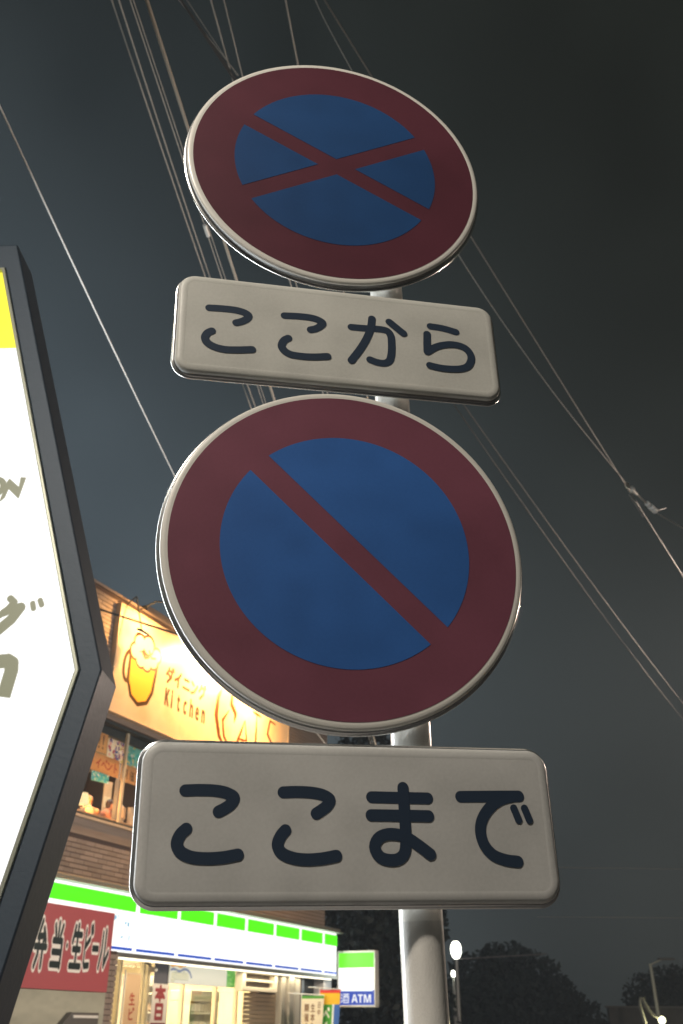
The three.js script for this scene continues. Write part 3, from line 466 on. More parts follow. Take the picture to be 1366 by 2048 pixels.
// ------------------------------------------------------------------ red lunch-and-beer board standing out in front of the wall
{
  const t = fthing('menu_board', 'dark red board with white-edged lettering over a grey-green panel', 'sign board', 14.35, 0, 1.5);
  const x0 = -2.3, x1 = 1.56;
  part('grey_panel', rspan(x0, x1, 0.12, 2.13, -0.16, 0, 0.01), std([0.5, 0.51, 0.4], 0.4, { map: clone(blotch, 2, 2) }), t);
  part('red_panel', rspan(x0, x1, 2.14, 3.46, -0.17, 0.008, 0.008), std([0.3, 0.055, 0.06], 0.5), t);
  const tx = canvasTex(2048, 700, (x, W, H) => {
    x.fillStyle = '#b3585c'; x.fillRect(0, 0, W, H);
    const put = (c, u, w2, v, h2, style, lw) => { x.save(); x.translate((u - w2 / 2 - 12.05) * W / 3.86, (3.46 - v) / 1.32 * H); x.scale(w2 / 3.86 * W / 100, h2 / 1.32 * H / 100); write(x, c, 0, 0, 100, 100, style, lw, 0); x.restore(); };
    const chars = [['お', 13.55, 0.3], ['弁', 13.98, 0.34], ['当', 14.4, 0.33], ['・', 14.655, 0.3], ['生', 14.92, 0.34], ['ビ', 15.22, 0.25], ['ー', 15.45, 0.2], ['ル', 15.7, 0.29]];
    for (const [style, lw] of [['#f2f2ea', 28], ['#182a28', 14.5]]) for (const [c, u, w2] of chars) put(c, u, w2, 3.2, 0.74, style, c === '・' ? lw * 0.8 : lw);
  });
  part('print', panel(x0, x1, 2.14, 3.46, 0.0115), std(0xffffff, 0.5, { map: tx }), t);
  part('leg', [rspan(x0 + 0.1, x0 + 0.18, 0, 0.12, -0.12, -0.04, 0.005), rspan(x1 - 0.18, x1 - 0.1, 0, 0.12, -0.12, -0.04, 0.005)], darkFrame, t);
  const f = fthing('wall_light', 'dark wedge-shaped light with a white strip low on the grey-green panel', 'light', 15.1, 1.62, 1.52);
  part('housing', new THREE.ExtrudeGeometry(new THREE.Shape([[-0.45, 0], [0.5, 0], [0.5, 0.18], [-0.22, 0.18]].map((p) => new THREE.Vector2(...p))), { depth: 0.1, bevelSize: 0.008, bevelThickness: 0.008, bevelSegments: 2 }), std([0.12, 0.115, 0.1], 0.5), f);
  part('diffuser', rspan(-0.2, 0.48, 0.1, 0.145, 0.09, 0.125, 0.01), std([0.8, 0.8, 0.74], 0.4), f);
}

// ------------------------------------------------------------------ big pointed light box on the left
{
  const t = thing('pointed_light_box', 'tall pointed white light box in a slate frame at the left edge', 'light box');
  t.position.set(-0.85893, 0, -3.0); t.rotation.y = -0.0549;
  const sym = -1.25, mirror = (P) => [...P, ...P.slice().reverse().map(([s, y]) => [2 * sym - s, y])];
  const face = mirror([[-0.44, 0.4], [0, 2.616], [-0.54, 4.33]]);
  const shape = (P) => new THREE.Shape(P.map((p) => new THREE.Vector2(...p)));
  const lip = mirror([[-0.428, 0.388], [0.014, 2.616], [-0.53, 4.342]]);
  const outer = mirror([[-0.36, 0.3], [0.088, 2.616], [-0.5, 4.47]]);
  const ring = (o, i) => { const s = shape(o); s.holes.push(new THREE.Path(i.map((p) => new THREE.Vector2(...p)))); return s; };
  const slateShaded = std([0.026, 0.038, 0.055], 0.4, { metalness: 0.2, bumpMap: clone(grain, 3, 3), bumpScale: 0.0008 });  // the same slate, darker: shade on the returns is put into the colour
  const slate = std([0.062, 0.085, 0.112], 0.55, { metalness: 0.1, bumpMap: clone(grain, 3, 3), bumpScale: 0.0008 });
  part('frame', new THREE.ExtrudeGeometry(ring(outer, lip), { depth: 0.17, bevelEnabled: true, bevelThickness: 0.007, bevelSize: 0.006, bevelOffset: -0.006, bevelSegments: 3 }).translate(0, 0, -0.177), [slate, slateShaded], t);
  part('trim', new THREE.ExtrudeGeometry(ring(lip, face), { depth: 0.02, bevelEnabled: true, bevelThickness: 0.003, bevelSize: 0.003, bevelOffset: -0.003, bevelSegments: 2 }).translate(0, 0, -0.016), std([0.5, 0.52, 0.42], 0.35, { metalness: 0.5 }), t);
  const g = new THREE.ShapeGeometry(shape(face)); const p = g.attributes.position, uv = g.attributes.uv;
  for (let i = 0; i < p.count; i++) uv.setXY(i, (p.getX(i) + 2.5) / 2.6, p.getY(i) / 5.5);
  const tx = canvasTex(1024, 2048, (x, W, H) => {
    x.fillStyle = '#ffffff'; x.fillRect(0, 0, W, H);
    const X = (s) => (s + 2.5) / 2.6 * W, Y = (y) => H - y / 5.5 * H;
    x.fillStyle = '#fff13c'; x.fillRect(0, 0, W, Y(3.94));
    const ink = '#7f7e66'; x.fillStyle = ink; x.strokeStyle = ink; x.lineJoin = 'miter';
    const poly = (P) => { x.beginPath(); P.forEach(([s, y], i) => x[i ? 'lineTo' : 'moveTo'](X(s), Y(y))); x.closePath(); x.fill(); };
    // N (px-measured outline, metres on the face) and the end of the O before it
    poly([[-0.368, 3.247], [-0.352, 3.335], [-0.346, 3.348], [-0.305, 3.312], [-0.305, 3.352], [-0.284, 3.35], [-0.298, 3.262], [-0.341, 3.303], [-0.349, 3.268]]);
    x.lineWidth = 9; x.beginPath(); x.ellipse(X(-0.405), Y(3.31), 17, 13, -0.3, 0, 7); x.stroke();
    // brush-written gu
    x.lineCap = 'butt'; x.lineWidth = 17; const st = (P, lw) => { x.lineWidth = lw; x.beginPath(); P.forEach(([s, y], i) => x[i ? 'lineTo' : 'moveTo'](X(s), Y(y))); x.stroke(); };
    x.lineJoin = 'round'; x.lineCap = 'round';
    st([[-0.262, 2.876], [-0.246, 2.862], [-0.262, 2.84], [-0.32, 2.785]], 9); st([[-0.275, 2.825], [-0.245, 2.84], [-0.222, 2.845]], 11); st([[-0.222, 2.842], [-0.246, 2.8], [-0.3, 2.745], [-0.36, 2.71]], 14);
    st([[-0.182, 2.857], [-0.176, 2.838]], 7); st([[-0.158, 2.868], [-0.15, 2.851]], 7);
    // n
    x.lineCap = 'butt'; st([[-0.3, 2.63], [-0.283, 2.64], [-0.262, 2.652], [-0.235, 2.655], [-0.218, 2.645], [-0.215, 2.62], [-0.226, 2.532]], 18); st([[-0.295, 2.65], [-0.31, 2.532]], 18);
  });
  part('lit_face', g.clone().translate(0, 0, -0.012), new THREE.MeshStandardMaterial({ color: 0x333333, roughness: 0.35, emissive: 0xffffff, emissiveMap: tx, emissiveIntensity: 1.25 }), t);
  const back = new THREE.ShapeGeometry(shape(face)).rotateY(Math.PI).translate(2 * sym, 0, -0.165);
  part('rear_face', back, glow([1, 1, 0.97], 1.25), t);
  part('plinth', rspan(-2.2, -0.3, 0.12, 0.32, -0.3, 0.12, 0.02), std([0.2, 0.2, 0.2], 0.7), t);
  for (const s of [1, -1]) { const l = new THREE.RectAreaLight(0xf4fbff, 16, 1.3, 3.2); l.position.set(sym, 2.6, s > 0 ? 0.05 : -0.23); if (s > 0) l.rotation.y = Math.PI; l.castShadow = true; t.add(l); }
}

// ------------------------------------------------------------------ the sign post and its four signs
const SQ = new THREE.Quaternion().setFromRotationMatrix(new THREE.Matrix4().set(0.98116, -0.02899, 0.19102, 0, 0.03192, 0.99941, -0.0123, 0, -0.19055, 0.01816, 0.98151, 0, 0, 0, 0, 1));
const SO = new THREE.Vector3(0.009506, 2.290026, -1.413187);
const sthing = (name, label, cat, x, y, z, group) => { const t = thing(name, label, cat, group); t.quaternion.copy(SQ); t.position.set(x, y, z).applyQuaternion(SQ).add(SO); return t; };
const paintW = new THREE.MeshPhysicalMaterial({ color: lin(0.86, 0.84, 0.78), roughness: 0.5, map: clone(blotch, 1, 6), bumpMap: clone(orange, 2, 24), bumpScale: 0.00025, clearcoat: 0.9, clearcoatRoughness: 0.14 });
const galv = std([0.5, 0.5, 0.48], 0.35, { metalness: 0.75 });
const rimM = new THREE.MeshPhysicalMaterial({ color: lin(0.66, 0.645, 0.59), roughness: 0.38, clearcoat: 0.35, clearcoatRoughness: 0.2 });
const PX = 0.1058, PZ = -0.058, PR = 0.0316;
{
  const t = sthing('sign_post', 'pale painted round post that carries the parking signs', 'post', PX, -2.2, PZ);
  part('tube', new THREE.CylinderGeometry(PR, PR, 3.28, 40, 1).translate(0, 1.64, 0), paintW, t);
  part('cap', new THREE.SphereGeometry(PR * 1.02, 24, 10, 0, 7, 0, Math.PI / 2).scale(1, 0.5, 1).translate(0, 3.28, 0), std([0.2, 0.2, 0.2], 0.6), t);
  for (const y of [0.85 + 0.12, 0.85 - 0.12, 0.425, 0.12, -0.12, -0.431]) {
    const band = [new THREE.CylinderGeometry(PR + 0.0025, PR + 0.0025, 0.03, 32, 1, true).translate(0, 2.2 + y, 0), new THREE.CylinderGeometry(PR + 0.0035, PR + 0.0035, 0.003, 32).translate(0, 2.2 + y + 0.015, 0), new THREE.CylinderGeometry(PR + 0.0035, PR + 0.0035, 0.003, 32).translate(0, 2.2 + y - 0.015, 0)];
    part('clamp', band, galv, t);
  }
}
// a pressed sign blank: outline offsets against depth
function loops(outline, profile) {
  const n = outline(0).length, pos = [], nor = [], uv = [], idx = [];
  profile.forEach(([o, z]) => outline(o).forEach(([x, y]) => { pos.push(x, y, z); uv.push(x, y); }));
  for (let k = 0; k < profile.length - 1; k++) for (let i = 0; i < n; i++) { const j = (i + 1) % n, a = k * n + i, b = k * n + j, c = a + n, d = b + n; idx.push(a, c, b, b, c, d); }
  const g = new THREE.BufferGeometry(); g.setAttribute('position', new THREE.Float32BufferAttribute(pos, 3)); g.setAttribute('uv', new THREE.Float32BufferAttribute(uv, 2)); g.setIndex(idx); g.computeVertexNormals(); return g;
}
function cap(outline, o, z) {
  const P = outline(o), s = new THREE.Shape(P.map((p) => new THREE.Vector2(...p))); return new THREE.ShapeGeometry(s).translate(0, 0, z);
}
const disc = (r) => (o) => Array.from({ length: 144 }, (_, i) => { const a = (i / 144) * 2 * Math.PI; return [(r + o) * Math.cos(a), (r + o) * Math.sin(a)]; });
const rrect = (w, h, r) => (o) => { const P = [], R2 = Math.max(0.002, r + o), X = w / 2 + o - R2, Y = h / 2 + o - R2; for (const [cx, cy, a0] of [[X, Y, 0], [-X, Y, 1], [-X, -Y, 2], [X, -Y, 3]]) for (let i = 0; i <= 14; i++) { const a = (a0 + i / 14) * Math.PI / 2; P.push([cx + R2 * Math.cos(a), cy + R2 * Math.sin(a)]); } return P; };
const lipProfile = (d) => [[0, -0.006], [0, -d + 0.004], [0.001, -d + 0.0018], [0.0028, -d + 0.0004], [0.0044, -d], [0.0054, -d - 0.0008], [0.0058, -d - 0.002], [0.005, -d - 0.0036], [0.003, -d - 0.0042], [-0.002, -d - 0.0035], [-0.006, -d]];
const shadedFlangeM = std([0.16, 0.16, 0.155], 0.45, { metalness: 0.5 });  // shade of the gap behind the rim is put into this dark colour
const lipM = new THREE.MeshPhysicalMaterial({ color: lin(0.82, 0.82, 0.8), roughness: 0.2, metalness: 0.9 });
function mount(t, zback) {
  part('bracket', [rspan(PX - t.userData.x - 0.02, PX - t.userData.x + 0.02, -0.05, 0.05, PZ + PR - 0.001, zback, 0.003), rspan(-0.16, 0.2, -0.012, 0.012, zback - 0.003, zback + 0.006, 0.002)], galv, t);
  delete t.userData.x;
}
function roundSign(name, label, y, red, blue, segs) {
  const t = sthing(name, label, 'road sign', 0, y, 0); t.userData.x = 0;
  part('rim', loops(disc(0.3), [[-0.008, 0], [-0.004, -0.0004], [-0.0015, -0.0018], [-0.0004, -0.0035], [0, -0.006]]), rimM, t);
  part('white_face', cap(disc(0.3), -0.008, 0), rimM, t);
  part('flange', loops(disc(0.3), [[0, -0.006], [0, -0.0105], [0.001, -0.0132]]), shadedFlangeM, t);
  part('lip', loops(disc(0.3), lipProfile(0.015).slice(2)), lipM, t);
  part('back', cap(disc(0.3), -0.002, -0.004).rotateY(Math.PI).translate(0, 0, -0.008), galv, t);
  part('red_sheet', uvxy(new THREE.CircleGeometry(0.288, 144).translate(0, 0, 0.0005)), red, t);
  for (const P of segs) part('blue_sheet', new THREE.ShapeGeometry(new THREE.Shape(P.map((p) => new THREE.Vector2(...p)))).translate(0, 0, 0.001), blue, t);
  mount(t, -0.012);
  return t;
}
const RB = 0.2066;
// pieces of the blue disc left by bars: arcs cut by lines at signed distance
function arcPiece(tests, center) {   // polygon by clipping a fine disc
  let P = Array.from({ length: 200 }, (_, i) => { const a = (i / 200) * 2 * Math.PI; return [RB * Math.cos(a), RB * Math.sin(a)]; });
  for (const [nx, ny, c] of tests) {   // keep nx x + ny y >= c
    const Q = []; for (let i = 0; i < P.length; i++) { const a = P[i], b = P[(i + 1) % P.length], da = nx * a[0] + ny * a[1] - c, db = nx * b[0] + ny * b[1] - c; if (da >= 0) Q.push(a); if (da * db < 0) { const s = da / (da - db); Q.push([a[0] + (b[0] - a[0]) * s, a[1] + (b[1] - a[1]) * s]); } } P = Q;
  }
  return P;
}
const film = (c, o = {}) => new THREE.MeshPhysicalMaterial({ color: lin(...c), roughness: 0.5, specularIntensity: 0.5, bumpMap: clone(orange, 40, 40), bumpScale: 0.00003, map: centred(blotch, 1.5), ...o });
const th = R(29), nA = [Math.sin(th), Math.cos(th)], nB = [-Math.sin(th), Math.cos(th)], hb = 0.0185;   // the two bars of the upper sign
const S4 = [[1, 1], [-1, -1], [1, -1], [-1, 1]].map(([a, b]) => arcPiece([[a * nA[0], a * nA[1], hb], [b * nB[0], b * nB[1], hb]]));
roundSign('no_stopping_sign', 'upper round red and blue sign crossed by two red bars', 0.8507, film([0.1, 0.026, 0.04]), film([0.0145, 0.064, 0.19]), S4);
const q = Math.SQRT1_2, hb2 = 0.0212;
roundSign('no_parking_sign', 'lower, larger-looking round red and blue sign with one diagonal red bar', 0, film([0.185, 0.061, 0.09]), film([0.034, 0.128, 0.4]), [arcPiece([[q, q, hb2]]), arcPiece([[-q, -q, hb2]])]);  // lens haze over this disc is put into its lighter film colours

// plates: white pressed blanks with raised round-ended strokes
function ribbon(pts, w, z, th2 = 0.0006) {
  let P;
  if (pts.length === 2) P = [new THREE.Vector2(...pts[0]), new THREE.Vector2(...pts[1])];
  else P = new THREE.CatmullRomCurve3(pts.map(([x, y]) => new THREE.Vector3(x, y, 0)), false, 'centripetal').getSpacedPoints(60).map((v) => new THREE.Vector2(v.x, v.y));
  const L = [], Rr = [], n = P.length;
  const dirAt = (i) => P[Math.min(n - 1, i + 1)].clone().sub(P[Math.max(0, i - 1)]).normalize();
  const turn = P.map((_, i) => { let t = 0, len = 0; for (let k = Math.max(1, i - 3); k <= Math.min(n - 2, i + 3); k++) { const a = P[k].clone().sub(P[k - 1]), b = P[k + 1].clone().sub(P[k]); t += Math.atan2(a.x * b.y - a.y * b.x, a.dot(b)); len += b.length(); } return len ? t / len : 0; });
  for (let i = 0; i < n; i++) {
    const d = dirAt(i), r = 0.92 / Math.max(1e-6, Math.abs(turn[i])), l = turn[i] > 0 ? Math.min(w / 2, r) : w / 2, q3 = turn[i] < 0 ? Math.min(w / 2, r) : w / 2;   // the inner side of a tight bend
    L.push([P[i].x - d.y * l, P[i].y + d.x * l]); Rr.push([P[i].x + d.y * q3, P[i].y - d.x * q3]);
  }
  const arc = (c, d, s) => { const a0 = Math.atan2(d.y, d.x) + s * Math.PI / 2, o = []; for (let k = 0; k <= 12; k++) { const a = a0 - s * (k / 12) * Math.PI; o.push([c.x + w / 2 * Math.cos(a), c.y + w / 2 * Math.sin(a)]); } return o; };
  const pos = [], idx = []; const add = (x, y, k = 0) => { pos.push(x, y, z + 0.0002 * k / n); return pos.length / 3 - 1; };   // the film rises a hair along the stroke, so that a loop lies on itself
  const li = L.map((p, i) => add(...p, i)), ri = Rr.map((p, i) => add(...p, i));
  for (let i = 0; i < n - 1; i++) idx.push(li[i], ri[i], li[i + 1], li[i + 1], ri[i], ri[i + 1]);
  for (const [c, d, s, e] of [[P[n - 1], dirAt(n - 1), 1, n - 1], [P[0], dirAt(0).negate(), 1, 0]]) { const ci = add(c.x, c.y, e), A = arc(c, d, s).map((p) => add(...p, e)); for (let k = 0; k < A.length - 1; k++) idx.push(ci, A[k + 1], A[k]); }
  const g = new THREE.BufferGeometry(); g.setAttribute('position', new THREE.Float32BufferAttribute(pos, 3)); g.setIndex(idx); g.computeVertexNormals();
  const nn = g.attributes.normal; for (let i = 0; i < nn.count; i++) nn.setXYZ(i, 0, 0, 1);
  return g;
}
const mm = (S) => S.map((s) => s.map(([x, y]) => [x / 1000, y / 1000]));
const inkM = new THREE.MeshPhysicalMaterial({ color: lin(0.022, 0.036, 0.06), roughness: 0.5, specularIntensity: 0.5 });
function plate(label, x, y, w, h, lw, glyphs, faceM) {
  const t = sthing('plate_sign', label, 'road sign', x, y, 0); t.userData.x = x;
  const o = rrect(w, h, 0.03);
  part('face', cap(o, -0.016, 0), faceM, t);
  part('rim', loops(o, [[-0.016, 0], [-0.0145, 0.0002], [-0.0125, 0.00025], [-0.010, 0.0001], [-0.006, -0.0006], [-0.003, -0.002], [-0.001, -0.0045], [0, -0.008]]), faceM, t);
  part('flange', loops(o, [[0, -0.008], [0, -0.0105], [0.001, -0.0132]]), shadedFlangeM, t);
  part('lip', loops(o, lipProfile(0.015).slice(2)), lipM, t);
  part('back', cap(o, -0.003, -0.004).rotateY(Math.PI).translate(0, 0, -0.01), galv, t);
  for (const S of glyphs) part('character', mergeGeometries(mm(S).map((s, i) => ribbon(s, s.length === 2 && lw > 0.0165 && Math.hypot(s[0][0] - s[1][0], s[0][1] - s[1][1]) < 0.025 ? lw * 0.68 : lw, 0.0005 + i * 0.00025))), inkM, t);
  mount(t, -0.014);
  return t;
}
const faceA = new THREE.MeshPhysicalMaterial({ color: lin(0.6, 0.6, 0.55), roughness: 0.55, specularIntensity: 0.6, roughnessMap: centred(brushed, 1, 3.5), bumpMap: clone(orange, 30, 30), bumpScale: 0.00004, map: centred(blotch, 1.4) });
const faceB = new THREE.MeshPhysicalMaterial({ color: lin(0.575, 0.575, 0.55), roughness: 0.55, specularIntensity: 0.6, roughnessMap: centred(brushed, 1, 3.5), bumpMap: clone(orange, 30, 30), bumpScale: 0.00004, map: centred(blotch, 1.4) });
plate('upper white plate reading koko kara, between the two round signs', 0.0013, 0.4252, 0.5957, 0.2138, 0.0148, [
  [[[-242.2, 33.1], [-218.1, 34.5], [-192.8, 33.9], [-177.9, 29.8], [-171.4, 24.0], [-174.4, 17.0], [-183.7, 10.0], [-193.1, 5.9]], [[-236.1, -17.9], [-243.1, -23.2], [-247.2, -34.0], [-243.3, -43.7], [-231.7, -51.2], [-213.1, -55.2], [-190.5, -53.7], [-164.0, -49.7]]],
  [[[-105.7, 33.5], [-79.3, 35.4], [-55.4, 34.8], [-41.3, 30.5], [-35.4, 25.1], [-40.3, 17.7], [-49.1, 10.8], [-57.8, 7.5]], [[-99.1, -16.7], [-106.1, -22.2], [-110.9, -35.0], [-107.0, -44.1], [-96.4, -51.3], [-77.4, -53.6], [-54.0, -52.6], [-27.9, -48.4]]],
  [[[18.5, 23.4], [44.4, 24.0], [75.6, 25.3], [86.7, 22.7], [92.5, 12.6], [93.3, -7.3], [91.3, -31.3], [86.9, -44.9], [77.9, -50.7], [63.6, -50.3], [51.2, -46.1]], [[58.0, 47.5], [55.8, 30.9], [49.4, 8.5], [36.3, -19.6], [16.4, -52.0]], [[91.0, 44.4], [116.9, 21.1]]],
  [[[170.9, 44.9], [194.4, 43.3], [219.8, 37.7]], [[163.0, 25.6], [161.6, 3.8], [160.8, -15.5]], [[160.8, -15.5], [177.4, -2.8], [196.1, 4.9], [216.9, 7.4], [234.8, 2.1], [244.0, -10.3], [244.7, -23.6], [237.0, -39.1], [223.9, -46.1], [201.1, -49.3], [178.7, -48.5], [163.7, -45.8]]]], faceA);
plate('lower white plate reading koko made, at the bottom of the post', -0.0005, -0.4314, 0.6051, 0.2183, 0.0168, [
  [[[-240.4, 40.2], [-218.7, 41.1], [-196.2, 40.3], [-181.7, 37.1], [-172.3, 31.2], [-175.1, 24.1], [-183.1, 17.4], [-193.1, 12.0]], [[-236.8, -11.6], [-244.0, -18.7], [-248.3, -30.3], [-243.8, -40.7], [-230.7, -47.7], [-210.8, -50.1], [-187.0, -49.0], [-165.1, -45.2]]],
  [[[-102.3, 39.7], [-81.7, 40.6], [-58.4, 39.5], [-43.5, 36.0], [-35.1, 30.0], [-38.4, 22.8], [-45.9, 16.7], [-54.9, 10.9]], [[-99.4, -12.4], [-105.6, -19.7], [-110.0, -31.5], [-105.4, -41.7], [-92.1, -48.2], [-71.6, -51.2], [-48.9, -50.0], [-27.5, -46.3]]],
  [[[26.5, 34.8], [66.2, 34.5], [109.9, 34.3]], [[24.7, 9.5], [65.0, 9.4], [109.8, 9.0]], [[73.6, 48.8], [73.9, 22.2], [74.2, -4.4], [73.8, -28.5], [70.9, -42.4], [63.0, -49.7], [50.1, -51.7], [35.5, -47.4], [28.1, -34.7], [33.3, -22.8], [44.2, -17.3], [59.3, -16.6], [74.2, -20.5], [90.9, -30.4], [109.1, -43.7]]],
  [[[160.8, 37.3], [205.1, 38.3], [251.0, 39.2]], [[241.0, 38.8], [221.5, 33.6], [202.6, 20.5], [190.2, 3.4], [186.8, -11.6], [190.7, -29.9], [202.6, -43.9], [220.8, -50.9], [239.5, -53.3]], [[241.4, 21.7], [247.1, 5.0]], [[258.1, 21.5], [263.6, 5.2]]]], faceB);

// ------------------------------------------------------------------ overhead cables
const cableM = std([0.4, 0.38, 0.34], 0.5), steelM = std([0.5, 0.49, 0.45], 0.35, { metalness: 0.6 });
function cable(label, a, b, sag, s0, s1, r, m = cableM, name = 'overhead_cable') {
  const P = []; for (let i = 0; i <= 60; i++) { const s = mix(s0, s1, i / 60); P.push(new THREE.Vector3(mix(a[0], b[0], s), a[1] + sag * s * (1 - s), mix(a[2], b[2], s))); }
  const c = new THREE.CatmullRomCurve3(P);
  return tag(part(numbered(name), new THREE.TubeGeometry(c, 120, r, 8), m, scene), label, 'cable');
}
cable('thin cable at the far left of the bundle passing left of the upper round sign', [-1.65, 8, -4.32], [-1.07, 8, -9.40], -0.111, -0.8, 7, 0.0062);
cable('second thin cable of the left bundle, just right of the leftmost one', [-1.6, 8, -4.32], [-1.02, 8, -9.36], -0.232, -0.8, 6, 0.0062);
cable('thin cable of the left bundle carrying a small white sleeve', [-1.33, 7.2, -3.78], [-0.81, 7.2, -8.12], 0.014, -0.8, 7, 0.0045);
cable('thin dim cable close beside the one with the white sleeve', [-1.32, 7.23, -3.78], [-0.90, 7.23, -7.2], 0.03, -0.8, 7, 0.0042);
cable('thick pale cable, stoutest of the bundle left of the upper round sign', [-1.03, 6.3, -3.17], [-0.58, 6.3, -6.77], 0.05, -0.8, 8, 0.0105, std([0.42, 0.37, 0.3], 0.5));
cable('cable going behind the top left of the upper round sign', [-0.86, 7.4, -3.91], [-0.21, 7.4, -8.19], -0.175, -0.8, 5, 0.0055);
cable('thin cable just right of the one going behind the upper sign top left', [-0.83, 7.8, -4.18], [-0.45, 7.8, -7.0], -0.15, -0.8, 5, 0.0048);
cable('cable going behind the very top of the upper round sign', [-0.46, 8.6, -4.72], [0.30, 8.6, -9.94], -0.537, -0.6, 3, 0.007);
cable('faint slanting wire high over the upper sign, left one of two that cross the bundle', [-1.45, 9.5, -5.33], [-1.10, 9.5, -5.91], 0, -3, 1.3, 0.0022);
cable('faint slanting wire high over the upper sign, right one of two that cross the bundle', [-1.38, 9.5, -5.33], [-1.04, 9.5, -6.02], 0, -3, 1.1, 0.0022);
cable('long straight cable right of the signs running down to the wire fittings and beyond', [-0.12, 7, -3.64], [4.58, 7, -11.82], -0.097, -0.7, 3.5, 0.0052, std([0.2, 0.19, 0.17], 0.55));
cable('two-strand hanger cable right of the lower round sign, its upper strand', [1.2, 7.2, -8.08], [4.39, 7.2, -14.11], -0.099, -1.2, 4, 0.0062, std([0.06, 0.058, 0.055], 0.8));
cable('two-strand hanger cable right of the lower round sign, its lower strand', [1.12, 7.2, -8.11], [3.98, 7.2, -13.71], -0.109, -1.2, 4, 0.0062, std([0.06, 0.058, 0.055], 0.8));
cable('bright single wire at the left running down to the lower round sign', [-1.53, 5.2, -2.94], [-1.24, 5.2, -6.17], -0.058, -0.5, 6, 0.0045, std([0.8, 0.79, 0.75], 0.4));
tag(part('overhead_cable_drop', new THREE.TubeGeometry(new THREE.CatmullRomCurve3([[-0.36, 8.1, -3.9], [-0.21, 8, -4.31], [0.008, 7.81, -4.639], [0.945, 7.263, -6.038], [1.97, 7.03, -7.57], [3.214, 7.0, -9.42]].map((p) => new THREE.Vector3(...p))), 120, 0.0042, 8), cableM, scene), 'thin sagging wire that joins the long straight cable at the wire fittings', 'cable');
tag(part('facade_cable', rod([-3.6, 6.15, -10.5], [0.2, 5.6, -12.6], 0.013), std([0.05, 0.05, 0.05], 0.6), scene), 'dark cable crossing in front of the tiled wall over the dining signboard', 'cable');
tag(part('far_cable', rod([8, 7.5, -42], [40, 7.3, -42], 0.011), std([0.2, 0.2, 0.2], 0.6), scene), 'faint level wire far off at the right beside the lower plate', 'cable', 'faint level wires far off at the right');
tag(part('far_cable_001', rod([8, 5.6, -42], [40, 5.6, -42], 0.01), std([0.2, 0.2, 0.2], 0.6), scene), 'faint level wire far off at the right, under the lower plate corner', 'cable', 'faint level wires far off at the right');
{
  const s = thing('cable_sleeve', 'small white sleeve on a thin cable beside the upper round sign', 'sleeve'); s.position.set(-1.0919, 7.2, -5.7346);
  const d = [0.52, 0, -4.34], L = Math.hypot(...d), e = d.map((v) => v / L);
  part('sleeve', rod(e.map((v) => v * -0.06), e.map((v) => v * 0.06), 0.017), std([0.8, 0.8, 0.76], 0.4), s); part('collar', rod(e.map((v) => v * -0.075), e.map((v) => v * -0.06), 0.01), std([0.4, 0.4, 0.4], 0.5), s);
  const k = thing('wire_fitting', 'bright metal strain fittings hanging on the long cable at the right', 'cable fitting'); k.position.set(3.214, 7.0, -9.43);
  const f = (t) => [0.45 * t, -0.02 * t, -0.53 * t];
  part('eye', new THREE.TorusGeometry(0.03, 0.012, 8, 18).rotateY(0.7), steelM, k);
  part('clamp', [rod(f(0.08), f(0.34), 0.024, 0.018), rod(f(0.12), f(0.18), 0.036)], std([0.7, 0.7, 0.66], 0.35, { metalness: 0.3 }), k);
  part('rod', rod(f(0.34), f(0.74), 0.011), steelM, k);
  part('insulator', [rod(f(0.72), f(0.8), 0.03), rod(f(0.8), f(0.95), 0.02), rod(f(0.86), f(0.9), 0.036), rod(f(0.95), f(1.05), 0.034)], std([0.78, 0.8, 0.78], 0.25), k);
  part('tie_wire', [rod([0.02, -0.09, -0.05], [0.22, -0.2, -0.3], 0.006), rod([0.22, -0.2, -0.3], [0.24, -0.22, -0.32], 0.014), rod(f(1.05), [0.66, 0.1, -0.7], 0.005)], std([0.25, 0.24, 0.23], 0.6), k);
  tag(part('fitting_tail_wire', rod([3.66, 6.96, -9.96], [9.2, 6.7, -14.6], 0.005), cableM, scene), 'faint wire running on from the strain fittings to the right edge', 'cable');
}

